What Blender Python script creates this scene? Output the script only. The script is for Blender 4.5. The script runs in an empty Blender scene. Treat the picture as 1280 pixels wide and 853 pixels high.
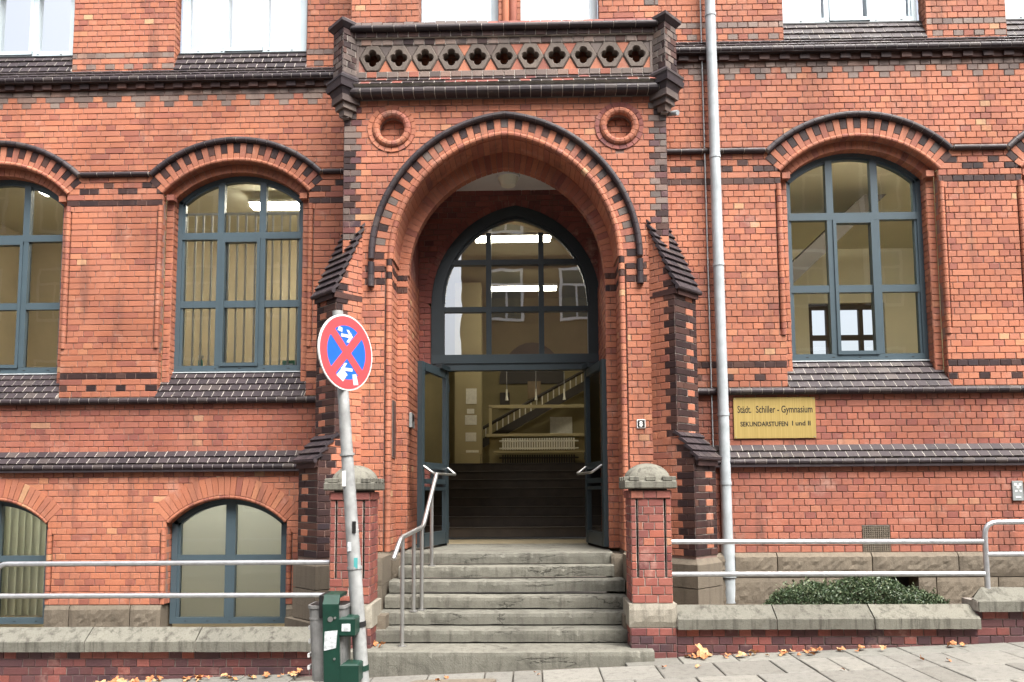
import bpy, bmesh, math, random
import numpy as np
from mathutils import Vector, Matrix
random.seed(7); rnd = random.random
def ru(a, b): return a + (b - a) * random.random()
S = bpy.context.scene
COL = S.collection
rad = math.radians

# ------------------------------------------------------------------ camera
CAMLOC = (0.25, -8.6, 1.62); YAW, PITCH, ROLL = 1.21, 4.69, -0.34; FPX, PY = 950.0, 538.7
cd = bpy.data.cameras.new('camera'); cam = bpy.data.objects.new('camera', cd); COL.objects.link(cam)
cd.sensor_fit = 'HORIZONTAL'; cd.sensor_width = 36.0; cd.lens = FPX / 1280 * 36.0
cd.shift_y = (PY - 426.5) / 1280.0; cd.clip_end = 2000
RM = Matrix.Rotation(rad(YAW), 3, 'Z') @ Matrix.Rotation(rad(90 + PITCH), 3, 'X') @ Matrix.Rotation(rad(ROLL), 3, 'Z')
cam.matrix_world = Matrix.Translation(CAMLOC) @ RM.to_4x4()
S.camera = cam
# ------------------------------------------------------------------ sky and sun (bright overcast)
SUN_EL, SUN_AZ = 58.0, 36.0            # light comes from the street side, from the right
W = bpy.data.worlds.new('World'); S.world = W; W.use_nodes = True
wn = W.node_tree.nodes; wl = W.node_tree.links
sky = wn.new('ShaderNodeTexSky'); sky.sky_type = 'NISHITA'; sky.sun_disc = False
sky.sun_elevation = rad(SUN_EL); sky.sun_rotation = rad(180 - SUN_AZ)
sky.air_density = 1.0; sky.dust_density = 6.0; sky.ozone_density = 0.6
hs = wn.new('ShaderNodeHueSaturation'); hs.inputs['Saturation'].default_value = 0.4     # overcast: a nearly white sky
wl.new(sky.outputs[0], hs.inputs['Color']); wl.new(hs.outputs[0], wn['Background'].inputs[0]); wn['Background'].inputs[1].default_value = 0.09
sl = bpy.data.lights.new('sun', 'SUN'); sl.energy = 1.5; sl.angle = rad(34); sl.color = (1.0, 0.96, 0.91)
so = bpy.data.objects.new('sun', sl); COL.objects.link(so)
sdir = Vector((math.sin(rad(SUN_AZ)) * math.cos(rad(SUN_EL)), -math.cos(rad(SUN_AZ)) * math.cos(rad(SUN_EL)), math.sin(rad(SUN_EL))))
so.rotation_euler = sdir.to_track_quat('Z', 'Y').to_euler(); so.location = (5, -20, 25)
S.view_settings.view_transform = 'Standard'; S.view_settings.look = 'None'
S.view_settings.exposure = 2.02; S.view_settings.gamma = 1.0; S.view_settings.use_curve_mapping = False
S.render.engine = 'CYCLES'; S.cycles.use_denoising = True
S.cycles.max_bounces = 8; S.cycles.transparent_max_bounces = 12; S.cycles.sample_clamp_indirect = 6.0
S.cycles.caustics_reflective = False; S.cycles.caustics_refractive = False

# ------------------------------------------------------------------ materials
MAT = {}
def nmat(name):
    m = bpy.data.materials.new(name); m.use_nodes = True; MAT[name] = m
    nt = m.node_tree; return m, nt, nt.nodes, nt.links, nt.nodes['Principled BSDF']
def N(nt, t, **kw):
    n = nt.nodes.new(t)
    for k, v in kw.items():
        if k == 'inp':
            for a, b in v.items(): n.inputs[a].default_value = b
        else: setattr(n, k, v)
    return n
def ramp(nt, fac, stops, interp='LINEAR'):
    r = nt.nodes.new('ShaderNodeValToRGB'); r.color_ramp.interpolation = interp
    e = r.color_ramp.elements
    while len(e) > 1: e.remove(e[-1])
    e[0].position = stops[0][0]; e[0].color = (*stops[0][1], 1)
    for p, c in stops[1:]:
        x = e.new(p); x.color = (*c, 1)
    nt.links.new(fac, r.inputs[0]); return r.outputs[0]
def noise(nt, scale, detail=4.0, rough=0.55, vec=None, dist=0.0):
    n = N(nt, 'ShaderNodeTexNoise', inp={'Scale': scale, 'Detail': detail, 'Roughness': rough, 'Distortion': dist})
    if vec is None:
        g = nt.nodes.get('geo') or N(nt, 'ShaderNodeNewGeometry', name='geo'); vec = g.outputs['Position']
    nt.links.new(vec, n.inputs['Vector']); return n.outputs['Fac']
def mixc(nt, fac, a, b, mode='MIX'):
    m = N(nt, 'ShaderNodeMix', data_type='RGBA', blend_type=mode)
    for s, v in ((0, fac), (6, a), (7, b)):
        if isinstance(v, (int, float)): m.inputs[s].default_value = v
        elif isinstance(v, tuple): m.inputs[s].default_value = (*v, 1)
        else: nt.links.new(v, m.inputs[s])
    return m.outputs[2]
def mth(nt, op, a, b=0.0, clamp=False):
    m = N(nt, 'ShaderNodeMath', operation=op, use_clamp=clamp)
    for i, v in enumerate((a, b)):
        if isinstance(v, (int, float)): m.inputs[i].default_value = v
        else: nt.links.new(v, m.inputs[i])
    return m.outputs[0]
def tonefac(nt):
    a = N(nt, 'ShaderNodeAttribute', attribute_name='tone'); o = N(nt, 'ShaderNodeObjectInfo')
    return mth(nt, 'FRACT', mth(nt, 'ADD', a.outputs['Fac'], o.outputs['Random']))
def bump(nt, b, h, strength=0.4, dist=0.004):
    n = N(nt, 'ShaderNodeBump', inp={'Strength': strength, 'Distance': dist}); nt.links.new(h, n.inputs['Height']); nt.links.new(n.outputs[0], b.inputs['Normal'])
def zmap(nt, sx, sy, sz):
    g = nt.nodes.get('geo') or N(nt, 'ShaderNodeNewGeometry', name='geo')
    m = N(nt, 'ShaderNodeMapping'); m.inputs['Scale'].default_value = (sx, sy, sz); nt.links.new(g.outputs['Position'], m.inputs[0]); return m.outputs[0]

def brickmat(name, stops, rough=0.75, soot=0.7, pale=0.35, spec=0.3):
    m, nt, nd, lk, b = nmat(name)
    c = ramp(nt, tonefac(nt), stops)
    big = noise(nt, 0.55, 3, 0.6)
    c = mixc(nt, soot, c, ramp(nt, big, [(0.30, (0.50, 0.44, 0.42)), (0.52, (0.92, 0.9, 0.9)), (0.7, (1.12, 1.12, 1.12))]), 'MULTIPLY')
    run = noise(nt, 1.0, 4, 0.65, zmap(nt, 5.5, 5.5, 0.7))
    c = mixc(nt, ramp(nt, run, [(0.54, (0, 0, 0)), (0.74, (0.6, 0.6, 0.6))]), c, (0.12, 0.06, 0.048))
    pt = noise(nt, 1.3, 6, 0.72, None, 0.5)
    c = mixc(nt, ramp(nt, pt, [(0.55, (0, 0, 0)), (0.70, (soot * .5,) * 3)]), c, (0.17, 0.085, 0.07))
    eff = noise(nt, 2.6, 5, 0.7)
    c = mixc(nt, ramp(nt, eff, [(0.58, (0, 0, 0)), (0.78, (pale * 1.3,) * 3)]), c, (0.58, 0.40, 0.33))
    fine = noise(nt, 95, 3, 0.7)
    c = mixc(nt, 0.55, c, ramp(nt, fine, [(0.3, (0.62, 0.6, 0.6)), (0.6, (1.08, 1.08, 1.08))]), 'MULTIPLY')
    lk.new(c, b.inputs['Base Color'])
    b.inputs['Roughness'].default_value = rough; b.inputs['Specular IOR Level'].default_value = spec
    bump(nt, b, noise(nt, 60, 4, 0.6), 0.55, 0.004)
    return m
RED = [(0.0, (0.47, 0.165, 0.098)), (0.2, (0.42, 0.145, 0.09)), (0.4, (0.45, 0.17, 0.11)), (0.55, (0.39, 0.14, 0.095)), (0.7, (0.48, 0.18, 0.11)), (0.82, (0.37, 0.125, 0.088)), (0.91, (0.29, 0.10, 0.078)), (0.95, (0.46, 0.16, 0.1)), (0.988, (0.50, 0.205, 0.12)), (1.0, (0.55, 0.32, 0.19))]
RED = [(p, (c[0] * 1.05, c[1] * 1.14, c[2] * 1.08)) for p, c in RED]
brickmat('brick_red', RED)
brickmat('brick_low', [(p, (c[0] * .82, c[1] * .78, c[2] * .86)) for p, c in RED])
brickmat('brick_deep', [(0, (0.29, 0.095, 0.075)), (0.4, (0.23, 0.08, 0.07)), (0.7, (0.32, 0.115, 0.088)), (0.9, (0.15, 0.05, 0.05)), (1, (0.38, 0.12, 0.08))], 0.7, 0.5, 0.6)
brickmat('brick_plum', [(0, (0.12, 0.055, 0.06)), (0.35, (0.085, 0.045, 0.05)), (0.6, (0.17, 0.06, 0.055)), (0.85, (0.07, 0.042, 0.05)), (1, (0.25, 0.075, 0.06))], 0.6, 0.3, 0.35)
brickmat('brick_dark', [(0, (0.042, 0.022, 0.021)), (0.4, (0.028, 0.017, 0.018)), (0.7, (0.062, 0.030, 0.026)), (0.9, (0.10, 0.050, 0.038)), (1, (0.035, 0.025, 0.03))], 0.58, 0.3, 0.10, 0.25)
brickmat('brick_ash', [(0, (0.22, 0.165, 0.14)), (0.3, (0.16, 0.12, 0.105)), (0.6, (0.27, 0.205, 0.17)), (0.85, (0.13, 0.095, 0.085)), (1, (0.32, 0.20, 0.15))], 0.6, 0.4, 0.3)
brickmat('brick_grey', [(0, (0.15, 0.12, 0.105)), (0.3, (0.10, 0.08, 0.074)), (0.6, (0.18, 0.145, 0.125)), (0.85, (0.075, 0.058, 0.055)), (1, (0.22, 0.155, 0.12))], 0.6, 0.4, 0.3)
def tilemat():
    m, nt, nd, lk, b = nmat('tile_dark')
    c = ramp(nt, tonefac(nt), [(0, (0.034, 0.025, 0.029)), (0.4, (0.048, 0.036, 0.040)), (0.75, (0.026, 0.020, 0.024)), (0.93, (0.07, 0.055, 0.052)), (1, (0.042, 0.032, 0.036))])
    c = mixc(nt, ramp(nt, noise(nt, 5, 5, 0.7), [(0.6, (0, 0, 0)), (0.78, (0.5, 0.5, 0.5))]), c, (0.20, 0.18, 0.15))
    lk.new(c, b.inputs['Base Color'])
    lk.new(ramp(nt, noise(nt, 30, 3), [(0.3, (0.42,) * 3), (0.7, (0.66,) * 3)]), b.inputs['Roughness']); b.inputs['Specular IOR Level'].default_value = 0.35
    bump(nt, b, noise(nt, 45, 3), 0.3, 0.003)
tilemat()
def simple(name, col, rough=0.5, metal=0.0, var=0.15, scale=8.0, bmp=0.0, spec=0.5, bscale=60):
    m, nt, nd, lk, b = nmat(name)
    c = mixc(nt, 1.0, col, ramp(nt, noise(nt, scale, 5, 0.6), [(0.3, (1 - var,) * 3), (0.7, (1 + var,) * 3)]), 'MULTIPLY')
    lk.new(c, b.inputs['Base Color']); b.inputs['Roughness'].default_value = rough; b.inputs['Metallic'].default_value = metal
    b.inputs['Specular IOR Level'].default_value = spec
    if bmp: bump(nt, b, noise(nt, bscale, 5, 0.65), bmp, 0.005)
    return m
simple('mortar_red', (0.23, 0.15, 0.125), 0.95, 0, 0.3, 3.0, 0.4)
simple('mortar_dark', (0.20, 0.165, 0.15), 0.95, 0, 0.4, 3.0, 0.3)
simple('mortar_white', (0.40, 0.37, 0.33), 0.95, 0, 0.35, 9.0, 0.3)
simple('frame_blue', (0.062, 0.092, 0.110), 0.38, 0, 0.06, 4)
simple('frame_door', (0.030, 0.044, 0.051), 0.35, 0, 0.08, 4)
simple('frame_dark', (0.022, 0.032, 0.037), 0.3, 0, 0.1, 4)
simple('frame_pale', (0.56, 0.66, 0.70), 0.35, 0, 0.05, 4)
simple('glare_white', (0.86, 0.87, 0.87), 0.8, 0, 0.03, 3)
simple('blind_cream', (0.84, 0.85, 0.70), 0.8, 0, 0.06, 3)
simple('slat_white', (0.88, 0.86, 0.76), 0.6, 0, 0.05, 3)
simple('slat_cream', (0.80, 0.77, 0.62), 0.6, 0, 0.05, 3)
simple('zinc', (0.40, 0.44, 0.46), 0.55, 0.0, 0.22, 5, 0.08)
simple('steel', (0.50, 0.50, 0.49), 0.36, 0.85, 0.06, 6)
simple('galvanised', (0.52, 0.53, 0.55), 0.38, 0.7, 0.16, 14, 0.06)
simple('pole_grey', (0.36, 0.37, 0.365), 0.6, 0.2, 0.3, 9, 0.15)
simple('white_plaster', (0.72, 0.71, 0.67), 0.9, 0, 0.06, 2)
simple('room_beige', (0.54, 0.46, 0.32), 0.9, 0, 0.1, 1.2)
simple('room_white', (0.66, 0.63, 0.50), 0.9, 0, 0.05, 1.2)
simple('hall_ochre', (0.25, 0.205, 0.10), 0.85, 0, 0.15, 0.9)
simple('hall_tan', (0.40, 0.335, 0.185), 0.85, 0, 0.1, 0.9)
simple('hall_dark', (0.035, 0.026, 0.018), 0.6, 0, 0.2, 1.5)
simple('stair_dark', (0.048, 0.036, 0.027), 0.55, 0, 0.25, 5)
simple('floor_tile', (0.30, 0.25, 0.16), 0.5, 0, 0.2, 6)
simple('wood', (0.20, 0.13, 0.055), 0.5, 0, 0.2, 4)
simple('paper', (0.75, 0.72, 0.62), 0.8, 0, 0.1, 20)
simple('black', (0.012, 0.012, 0.012), 0.5, 0, 0.1)
simple('white_paint', (0.80, 0.80, 0.78), 0.4, 0, 0.08, 18)
simple('sign_red', (0.66, 0.075, 0.085), 0.35, 0, 0.06, 12)
simple('sign_blue', (0.012, 0.13, 0.60), 0.35, 0, 0.06, 12)
simple('sticker', (0.62, 0.66, 0.68), 0.5, 0, 0.35, 40)
simple('bin_green', (0.006, 0.040, 0.026), 0.45, 0, 0.2, 12, 0.05)
simple('bin_grey', (0.22, 0.22, 0.215), 0.5, 0.3, 0.3, 10, 0.08)
simple('leaf_brown', (0.42, 0.17, 0.065), 0.7, 0, 0.45, 30)
simple('leaf_tan', (0.50, 0.28, 0.13), 0.7, 0, 0.4, 30)
simple('soil', (0.06, 0.045, 0.03), 0.95, 0, 0.5, 12, 0.8)
simple('asphalt', (0.05, 0.05, 0.052), 0.9, 0, 0.3, 20, 0.6)
simple('plaster_orange', (0.17, 0.105, 0.065), 0.9, 0, 0.1, 1)
simple('plaster_cream', (0.32, 0.28, 0.20), 0.9, 0, 0.1, 1)
simple('roof_tile', (0.20, 0.07, 0.045), 0.8, 0, 0.25, 6, 0.4)
simple('ochre_sign', (0.50, 0.36, 0.05), 0.45, 0, 0.1)
simple('plate_grey', (0.30, 0.33, 0.33), 0.45, 0.2, 0.15)
simple('bottle_blue', (0.10, 0.42, 0.42), 0.2, 0, 0.1)
simple('box_green', (0.03, 0.26, 0.12), 0.5, 0, 0.3, 60)
simple('stem', (0.10, 0.07, 0.045), 0.9, 0, 0.3)
def stonemat(name, c1, c2, rough=0.85, streak=0.5, bm=0.9, bsc=55, crack=0.0):
    m, nt, nd, lk, b = nmat(name)
    c = mixc(nt, noise(nt, 2.2, 6, 0.7), c1, c2)
    t = tonefac(nt)
    c = mixc(nt, 1.0, c, ramp(nt, t, [(0, (0.86, 0.85, 0.84)), (0.5, (1.0, 1.0, 1.0)), (1, (1.12, 1.11, 1.09))]), 'MULTIPLY')
    st = noise(nt, 1.0, 5, 0.7, zmap(nt, 14, 14, 1.1))
    c = mixc(nt, ramp(nt, st, [(0.5, (0, 0, 0)), (0.68, (streak,) * 3)]), c, (0.055, 0.05, 0.042))
    bl = noise(nt, 7, 6, 0.75, None, 0.6)
    c = mixc(nt, ramp(nt, bl, [(0.55, (0, 0, 0)), (0.72, (streak * 0.9,) * 3)]), c, (0.10, 0.092, 0.075))
    f = noise(nt, 120, 3, 0.7)
    c = mixc(nt, 0.6, c, ramp(nt, f, [(0.3, (0.6,) * 3), (0.62, (1.12,) * 3)]), 'MULTIPLY')
    h = noise(nt, bsc, 6, 0.7)
    if crack:
        ln = mth(nt, 'ABSOLUTE', mth(nt, 'SUBTRACT', noise(nt, 1.0, 7, 0.62, zmap(nt, 0.8, 2.0, 2.4), 0.3), 0.5))
        on = ramp(nt, noise(nt, 0.9, 2), [(0.46, (0, 0, 0)), (0.52, (1, 1, 1))])
        k = mth(nt, 'MULTIPLY', ramp(nt, ln, [(0.0, (1, 1, 1)), (0.010, (0, 0, 0))]), on)
        c = mixc(nt, mth(nt, 'MULTIPLY', k, crack), c, (0.025, 0.023, 0.02)); h = mth(nt, 'SUBTRACT', h, mth(nt, 'MULTIPLY', k, 0.8))
        ft = noise(nt, 3.2, 6, 0.7, None, 0.8); c = mixc(nt, ramp(nt, ft, [(0.5, (0, 0, 0)), (0.66, (0.55,) * 3)]), c, (0.075, 0.072, 0.06))
    lk.new(c, b.inputs['Base Color']); b.inputs['Roughness'].default_value = rough; b.inputs['Specular IOR Level'].default_value = 0.25
    bump(nt, b, h, bm, 0.006)
stonemat('stone_cap', (0.21, 0.205, 0.17), (0.14, 0.137, 0.117), 0.85, 0.85, 0.7)
stonemat('stone_plinth', (0.21, 0.178, 0.135), (0.14, 0.118, 0.092), 0.9, 0.35, 1.0, 42)
stonemat('stone_step', (0.225, 0.22, 0.185), (0.145, 0.143, 0.122), 0.85, 0.5, 0.8, 55, 0.9)
stonemat('stone_block', (0.40, 0.37, 0.31), (0.28, 0.26, 0.21), 0.85, 0.4, 0.7)
stonemat('stone_quatrefoil', (0.19, 0.155, 0.13), (0.12, 0.10, 0.088), 0.75, 0.4, 0.4)
stonemat('paving', (0.26, 0.252, 0.225), (0.185, 0.182, 0.165), 0.85, 0.38, 0.35, 90)
stonemat('paving_border', (0.24, 0.235, 0.21), (0.18, 0.18, 0.16), 0.85, 0.3, 0.4, 90)
simple('paving_joint', (0.09, 0.08, 0.065), 0.95, 0, 0.4, 12, 0.5)
def brass():
    m, nt, nd, lk, b = nmat('brass')
    v = noise(nt, 1.0, 4, 0.6, zmap(nt, 90, 1, 1.5))
    c = ramp(nt, v, [(0.3, (0.50, 0.36, 0.12)), (0.7, (0.62, 0.47, 0.17))])
    lk.new(c, b.inputs['Base Color']); b.inputs['Metallic'].default_value = 0.55; b.inputs['Roughness'].default_value = 0.42
brass()
def glassmat(name, refl=1.0, tint=(0.93, 0.95, 0.94), base=0.0):
    m, nt, nd, lk, b = nmat(name); nd.remove(b)
    fr = N(nt, 'ShaderNodeFresnel', inp={'IOR': 1.52})
    fac = mth(nt, 'MINIMUM', mth(nt, 'ADD', mth(nt, 'MULTIPLY', fr.outputs[0], 1.7 * refl), base), 1.0)
    tr = N(nt, 'ShaderNodeBsdfTransparent', inp={'Color': (*tint, 1)})
    gl = N(nt, 'ShaderNodeBsdfGlossy', inp={'Roughness': 0.004, 'Color': (0.95, 0.97, 1, 1)})
    bm_ = N(nt, 'ShaderNodeBump', inp={'Strength': 0.06, 'Distance': 0.02}); lk.new(noise(nt, 1.6, 2), bm_.inputs['Height']); lk.new(bm_.outputs[0], gl.inputs['Normal'])
    mx = N(nt, 'ShaderNodeMixShader'); lk.new(fac, mx.inputs[0]); lk.new(tr.outputs[0], mx.inputs[1]); lk.new(gl.outputs[0], mx.inputs[2])
    lk.new(mx.outputs[0], nd['Material Output'].inputs[0])
glassmat('glass'); glassmat('glass_fan', 1.0, base=0.28); glassmat('glass_upper', 1.0, base=0.6)
def blindmat(name, col):
    m, nt, nd, lk, b = nmat(name); b.inputs['Base Color'].default_value = (*col, 1); b.inputs['Roughness'].default_value = 0.8
    tr = N(nt, 'ShaderNodeBsdfTranslucent', inp={'Color': (*col, 1)}); mx = N(nt, 'ShaderNodeMixShader', inp={0: 0.45})
    lk.new(b.outputs[0], mx.inputs[1]); lk.new(tr.outputs[0], mx.inputs[2]); lk.new(mx.outputs[0], nd['Material Output'].inputs[0])
blindmat('blind_fabric', (0.78, 0.80, 0.69))
def emit(name, col, st):
    m, nt, nd, lk, b = nmat(name)
    b.inputs['Base Color'].default_value = (0.8, 0.8, 0.8, 1); b.inputs['Emission Color'].default_value = (*col, 1); b.inputs['Emission Strength'].default_value = st
emit('lamp_tube', (1.0, 0.93, 0.76), 11.0)
emit('lamp_room', (1.0, 0.93, 0.76), 13.0)
emit('fill_side', (1.0, 0.93, 0.74), 26.0)
emit('fill_cellar', (1.0, 0.98, 0.92), 7.0)
emit('lamp_off', (1, 1, 1), 0.0)
def foliage():
    m, nt, nd, lk, b = nmat('shrub_leaf')
    c = ramp(nt, tonefac(nt), [(0, (0.035, 0.065, 0.028)), (0.5, (0.06, 0.10, 0.045)), (0.85, (0.11, 0.155, 0.075)), (1, (0.19, 0.21, 0.12))])
    lk.new(c, b.inputs['Base Color']); b.inputs['Roughness'].default_value = 0.45
foliage()

# ------------------------------------------------------------------ object helpers
WL = {}
def thing(name, label, cat, loc=(0, 0, 0), group=None):
    o = bpy.data.objects.new(name, None); COL.objects.link(o); o.location = loc; WL[o] = Vector(loc)
    o.empty_display_size = 0.2; o['label'] = label; o['category'] = cat
    if group: o['group'] = group
    return o
def tag(o, label, cat, group=None):
    o['label'] = label; o['category'] = cat
    if group: o['group'] = group
    return o
def mesh_obj(name, verts, faces, mats, parent=None, midx=None, tones=None, kind=None, smooth=False, recalc=True, loc=None):
    V = np.asarray(verts, dtype=float)
    c = np.array(loc) if loc is not None else np.array([(V[:, 0].min() + V[:, 0].max()) / 2, (V[:, 1].min() + V[:, 1].max()) / 2, V[:, 2].min()])
    me = bpy.data.meshes.new(name); me.from_pydata((V - c).tolist(), [], faces)
    if isinstance(mats, str): mats = [mats]
    for m in mats: me.materials.append(MAT[m])
    if midx is not None: me.polygons.foreach_set('material_index', midx)
    if tones is not None:
        a = me.attributes.new('tone', 'FLOAT', 'FACE'); a.data.foreach_set('value', np.asarray(tones, dtype=np.float32))
    if recalc:
        bm = bmesh.new(); bm.from_mesh(me); bmesh.ops.recalc_face_normals(bm, faces=bm.faces); bm.to_mesh(me); bm.free()
    if smooth: me.polygons.foreach_set('use_smooth', [True] * len(me.polygons))
    me.update()
    o = bpy.data.objects.new(name, me); COL.objects.link(o); WL[o] = Vector(c)
    if parent is not None:
        o.parent = parent; o.location = Vector(c) - WL[parent]
    else: o.location = c
    if kind: o['kind'] = kind
    return o
class G:
    """geometry collector: verts, faces, material per face"""
    def __init__(s): s.v = []; s.f = []; s.m = []; s.t = []; s.mats = []
    def mi(s, mat):
        if mat not in s.mats: s.mats.append(mat)
        return s.mats.index(mat)
    def add(s, verts, faces, mat, tone=None):
        o = len(s.v); s.v.extend(verts); k = s.mi(mat); t = rnd() if tone is None else tone
        for f in faces: s.f.append(tuple(i + o for i in f)); s.m.append(k); s.t.append(t)
        return s
    def box(s, x0, x1, y0, y1, z0, z1, mat):
        return s.add([(x, y, z) for z in (z0, z1) for y in (y0, y1) for x in (x0, x1)], [(0, 1, 3, 2), (4, 6, 7, 5), (0, 4, 5, 1), (1, 5, 7, 3), (3, 7, 6, 2), (2, 6, 4, 0)], mat)
    def build(s, name, parent=None, **kw):
        return mesh_obj(name, s.v, s.f, s.mats, parent, s.m, s.t, **kw)
def prism(A, B):
    n = len(A); v = list(A) + list(B)
    f = [tuple(range(n)), tuple(range(2 * n - 1, n - 1, -1))] + [(i, (i + 1) % n, n + (i + 1) % n, n + i) for i in range(n)]
    return v, f
def bbox(x0, x1, y0, y1, z0, z1, b=0.004):
    """box with chamfered edges"""
    v = []; 
    for z, d in ((z0, b), (z0 + b, 0), (z1 - b, 0), (z1, b)):
        for (x, y) in ((x0, y0), (x1, y0), (x1, y1), (x0, y1)):
            sx = 1 if x == x0 else -1; sy = 1 if y == y0 else -1
            v.append((x + sx * d, y + sy * d, z))
    f = [(0, 3, 2, 1), (12, 13, 14, 15)]
    for k in range(3):
        for i in range(4): f.append((k * 4 + i, k * 4 + (i + 1) % 4, k * 4 + 4 + (i + 1) % 4, k * 4 + 4 + i))
    return v, f
def boxobj(name, x0, x1, y0, y1, z0, z1, mat, parent=None, b=0.004, **kw):
    v, f = bbox(x0, x1, y0, y1, z0, z1, b); return mesh_obj(name, v, f, mat, parent, **kw)
def tube(path, r, n=10, closed=False):
    """swept tube through the points of path"""
    P = [Vector(p) for p in path]; v = []; f = []; prev = None
    for i, p in enumerate(P):
        d = ((P[min(i + 1, len(P) - 1)] - p).normalized() + (p - P[max(i - 1, 0)]).normalized()).normalized() if 0 < i < len(P) - 1 else (P[min(i + 1, len(P) - 1)] - P[max(i - 1, 0)]).normalized()
        a = prev - d * prev.dot(d) if prev is not None else d.orthogonal()
        a.normalize(); prev = a; b = d.cross(a); rr = r[i] if isinstance(r, (list, tuple)) else r
        for k in range(n):
            t = 2 * math.pi * k / n; v.append(tuple(p + (a * math.cos(t) + b * math.sin(t)) * rr))
    for i in range(len(P) - 1):
        for k in range(n): f.append((i * n + k, i * n + (k + 1) % n, (i + 1) * n + (k + 1) % n, (i + 1) * n + k))
    f.append(tuple(range(n))); f.append(tuple(range((len(P) - 1) * n, len(P) * n)))
    return v, f
def tubeobj(name, path, r, mat, parent=None, n=10, **kw):
    v, f = tube(path, r, n); o = mesh_obj(name, v, f, mat, parent, **kw)
    me = o.data; me.polygons.foreach_set('use_smooth', [len(p.vertices) == 4 for p in me.polygons])
    caps = set(k for p in me.polygons if len(p.vertices) != 4 for k in p.edge_keys)
    for e in me.edges:
        if e.key in caps: e.use_edge_sharp = True
    return o
def fillet(pts, r, n=5):
    P = [Vector(p) for p in pts]; out = [P[0]]
    for a, b, c in zip(P, P[1:], P[2:]):
        u = (a - b).normalized(); w = (c - b).normalized(); d = min(r, (a - b).length / 2, (c - b).length / 2)
        p, q = b + u * d, b + w * d
        for i in range(n + 1):
            t = i / n; out.append(p * (1 - t) ** 2 + b * 2 * t * (1 - t) + q * t * t)
    return out + [P[-1]]
RT = np.array(RM.transposed()); CL = np.array(CAMLOC)
def parea(verts):
    q = (np.asarray(verts) - CL) @ RT.T
    if q[:, 2].max() > -0.5: return 0.0
    x = 640 + FPX * q[:, 0] / -q[:, 2]; y = PY - FPX * q[:, 1] / -q[:, 2]
    if x.min() < 0 or x.max() > 1280 or y.min() < 0 or y.max() > 853: return 0.0
    return (x.max() - x.min()) * (y.max() - y.min())
class Pool:
    """pieces of one kind on one thing: the largest in view become objects, the rest one part"""
    def __init__(s, name, rest, top, limit=300): s.name, s.rest, s.top, s.limit, s.it = name, rest, top, limit, []
    def add(s, v, f, mat, parent=None): s.it.append((v, f, mat, parent or s.top, rnd()))
    def done(s):
        ar = [parea(i[0]) for i in s.it]
        order = sorted(range(len(s.it)), key=lambda i: -ar[i]); g = G()
        for n, i in enumerate(order):
            v, f, mat, par, t = s.it[i]
            if n < s.limit and ar[i] > 0: mesh_obj(s.name, v, f, mat, par, tones=[t] * len(f))
            else: g.add(v, f, mat, t)
        if g.v: g.build(s.rest, s.top, kind='stuff')
class Fr:
    """a wall plane: u along, v up, w out of the wall"""
    def __init__(s, O, U, Nn, Vv=(0, 0, 1)): s.O, s.U, s.V, s.N = (np.array(a, dtype=float) for a in (O, U, Vv, Nn))
    def p(s, u, v, w=0.0): return tuple(s.O + s.U * u + s.V * v + s.N * w)
HC = 0.077; BU = 0.125; JT = 0.008
def brick(fr, ul0, ul1, ur0, ur1, v0, v1, w, j=JT, depth=0.03, b=0.0035):
    h = j / 2; jt = lambda: ru(-0.0012, 0.0012)
    q = [(ul0 + h + jt(), v0 + h + jt()), (ur0 - h + jt(), v0 + h + jt()), (ur1 - h + jt(), v1 - h + jt()), (ul1 + h + jt(), v1 - h + jt())]
    cu = sum(p[0] for p in q) / 4; cv = sum(p[1] for p in q) / 4
    wt = [w + jt() for _ in range(4)]
    ins = [(p[0] + (b if p[0] < cu else -b), p[1] + (b if p[1] < cv else -b)) for p in q]
    v = [fr.p(a, c, k) for (a, c), k in zip(ins, wt)] + [fr.p(a, c, w - b) for a, c in q] + [fr.p(a, c, w - depth) for a, c in q]
    f = [(0, 1, 2, 3)]
    for k in (0, 4):
        for i in range(4): f.append((k + i, k + (i + 1) % 4, k + 4 + (i + 1) % 4, k + 4 + i))
    return v, f
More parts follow.
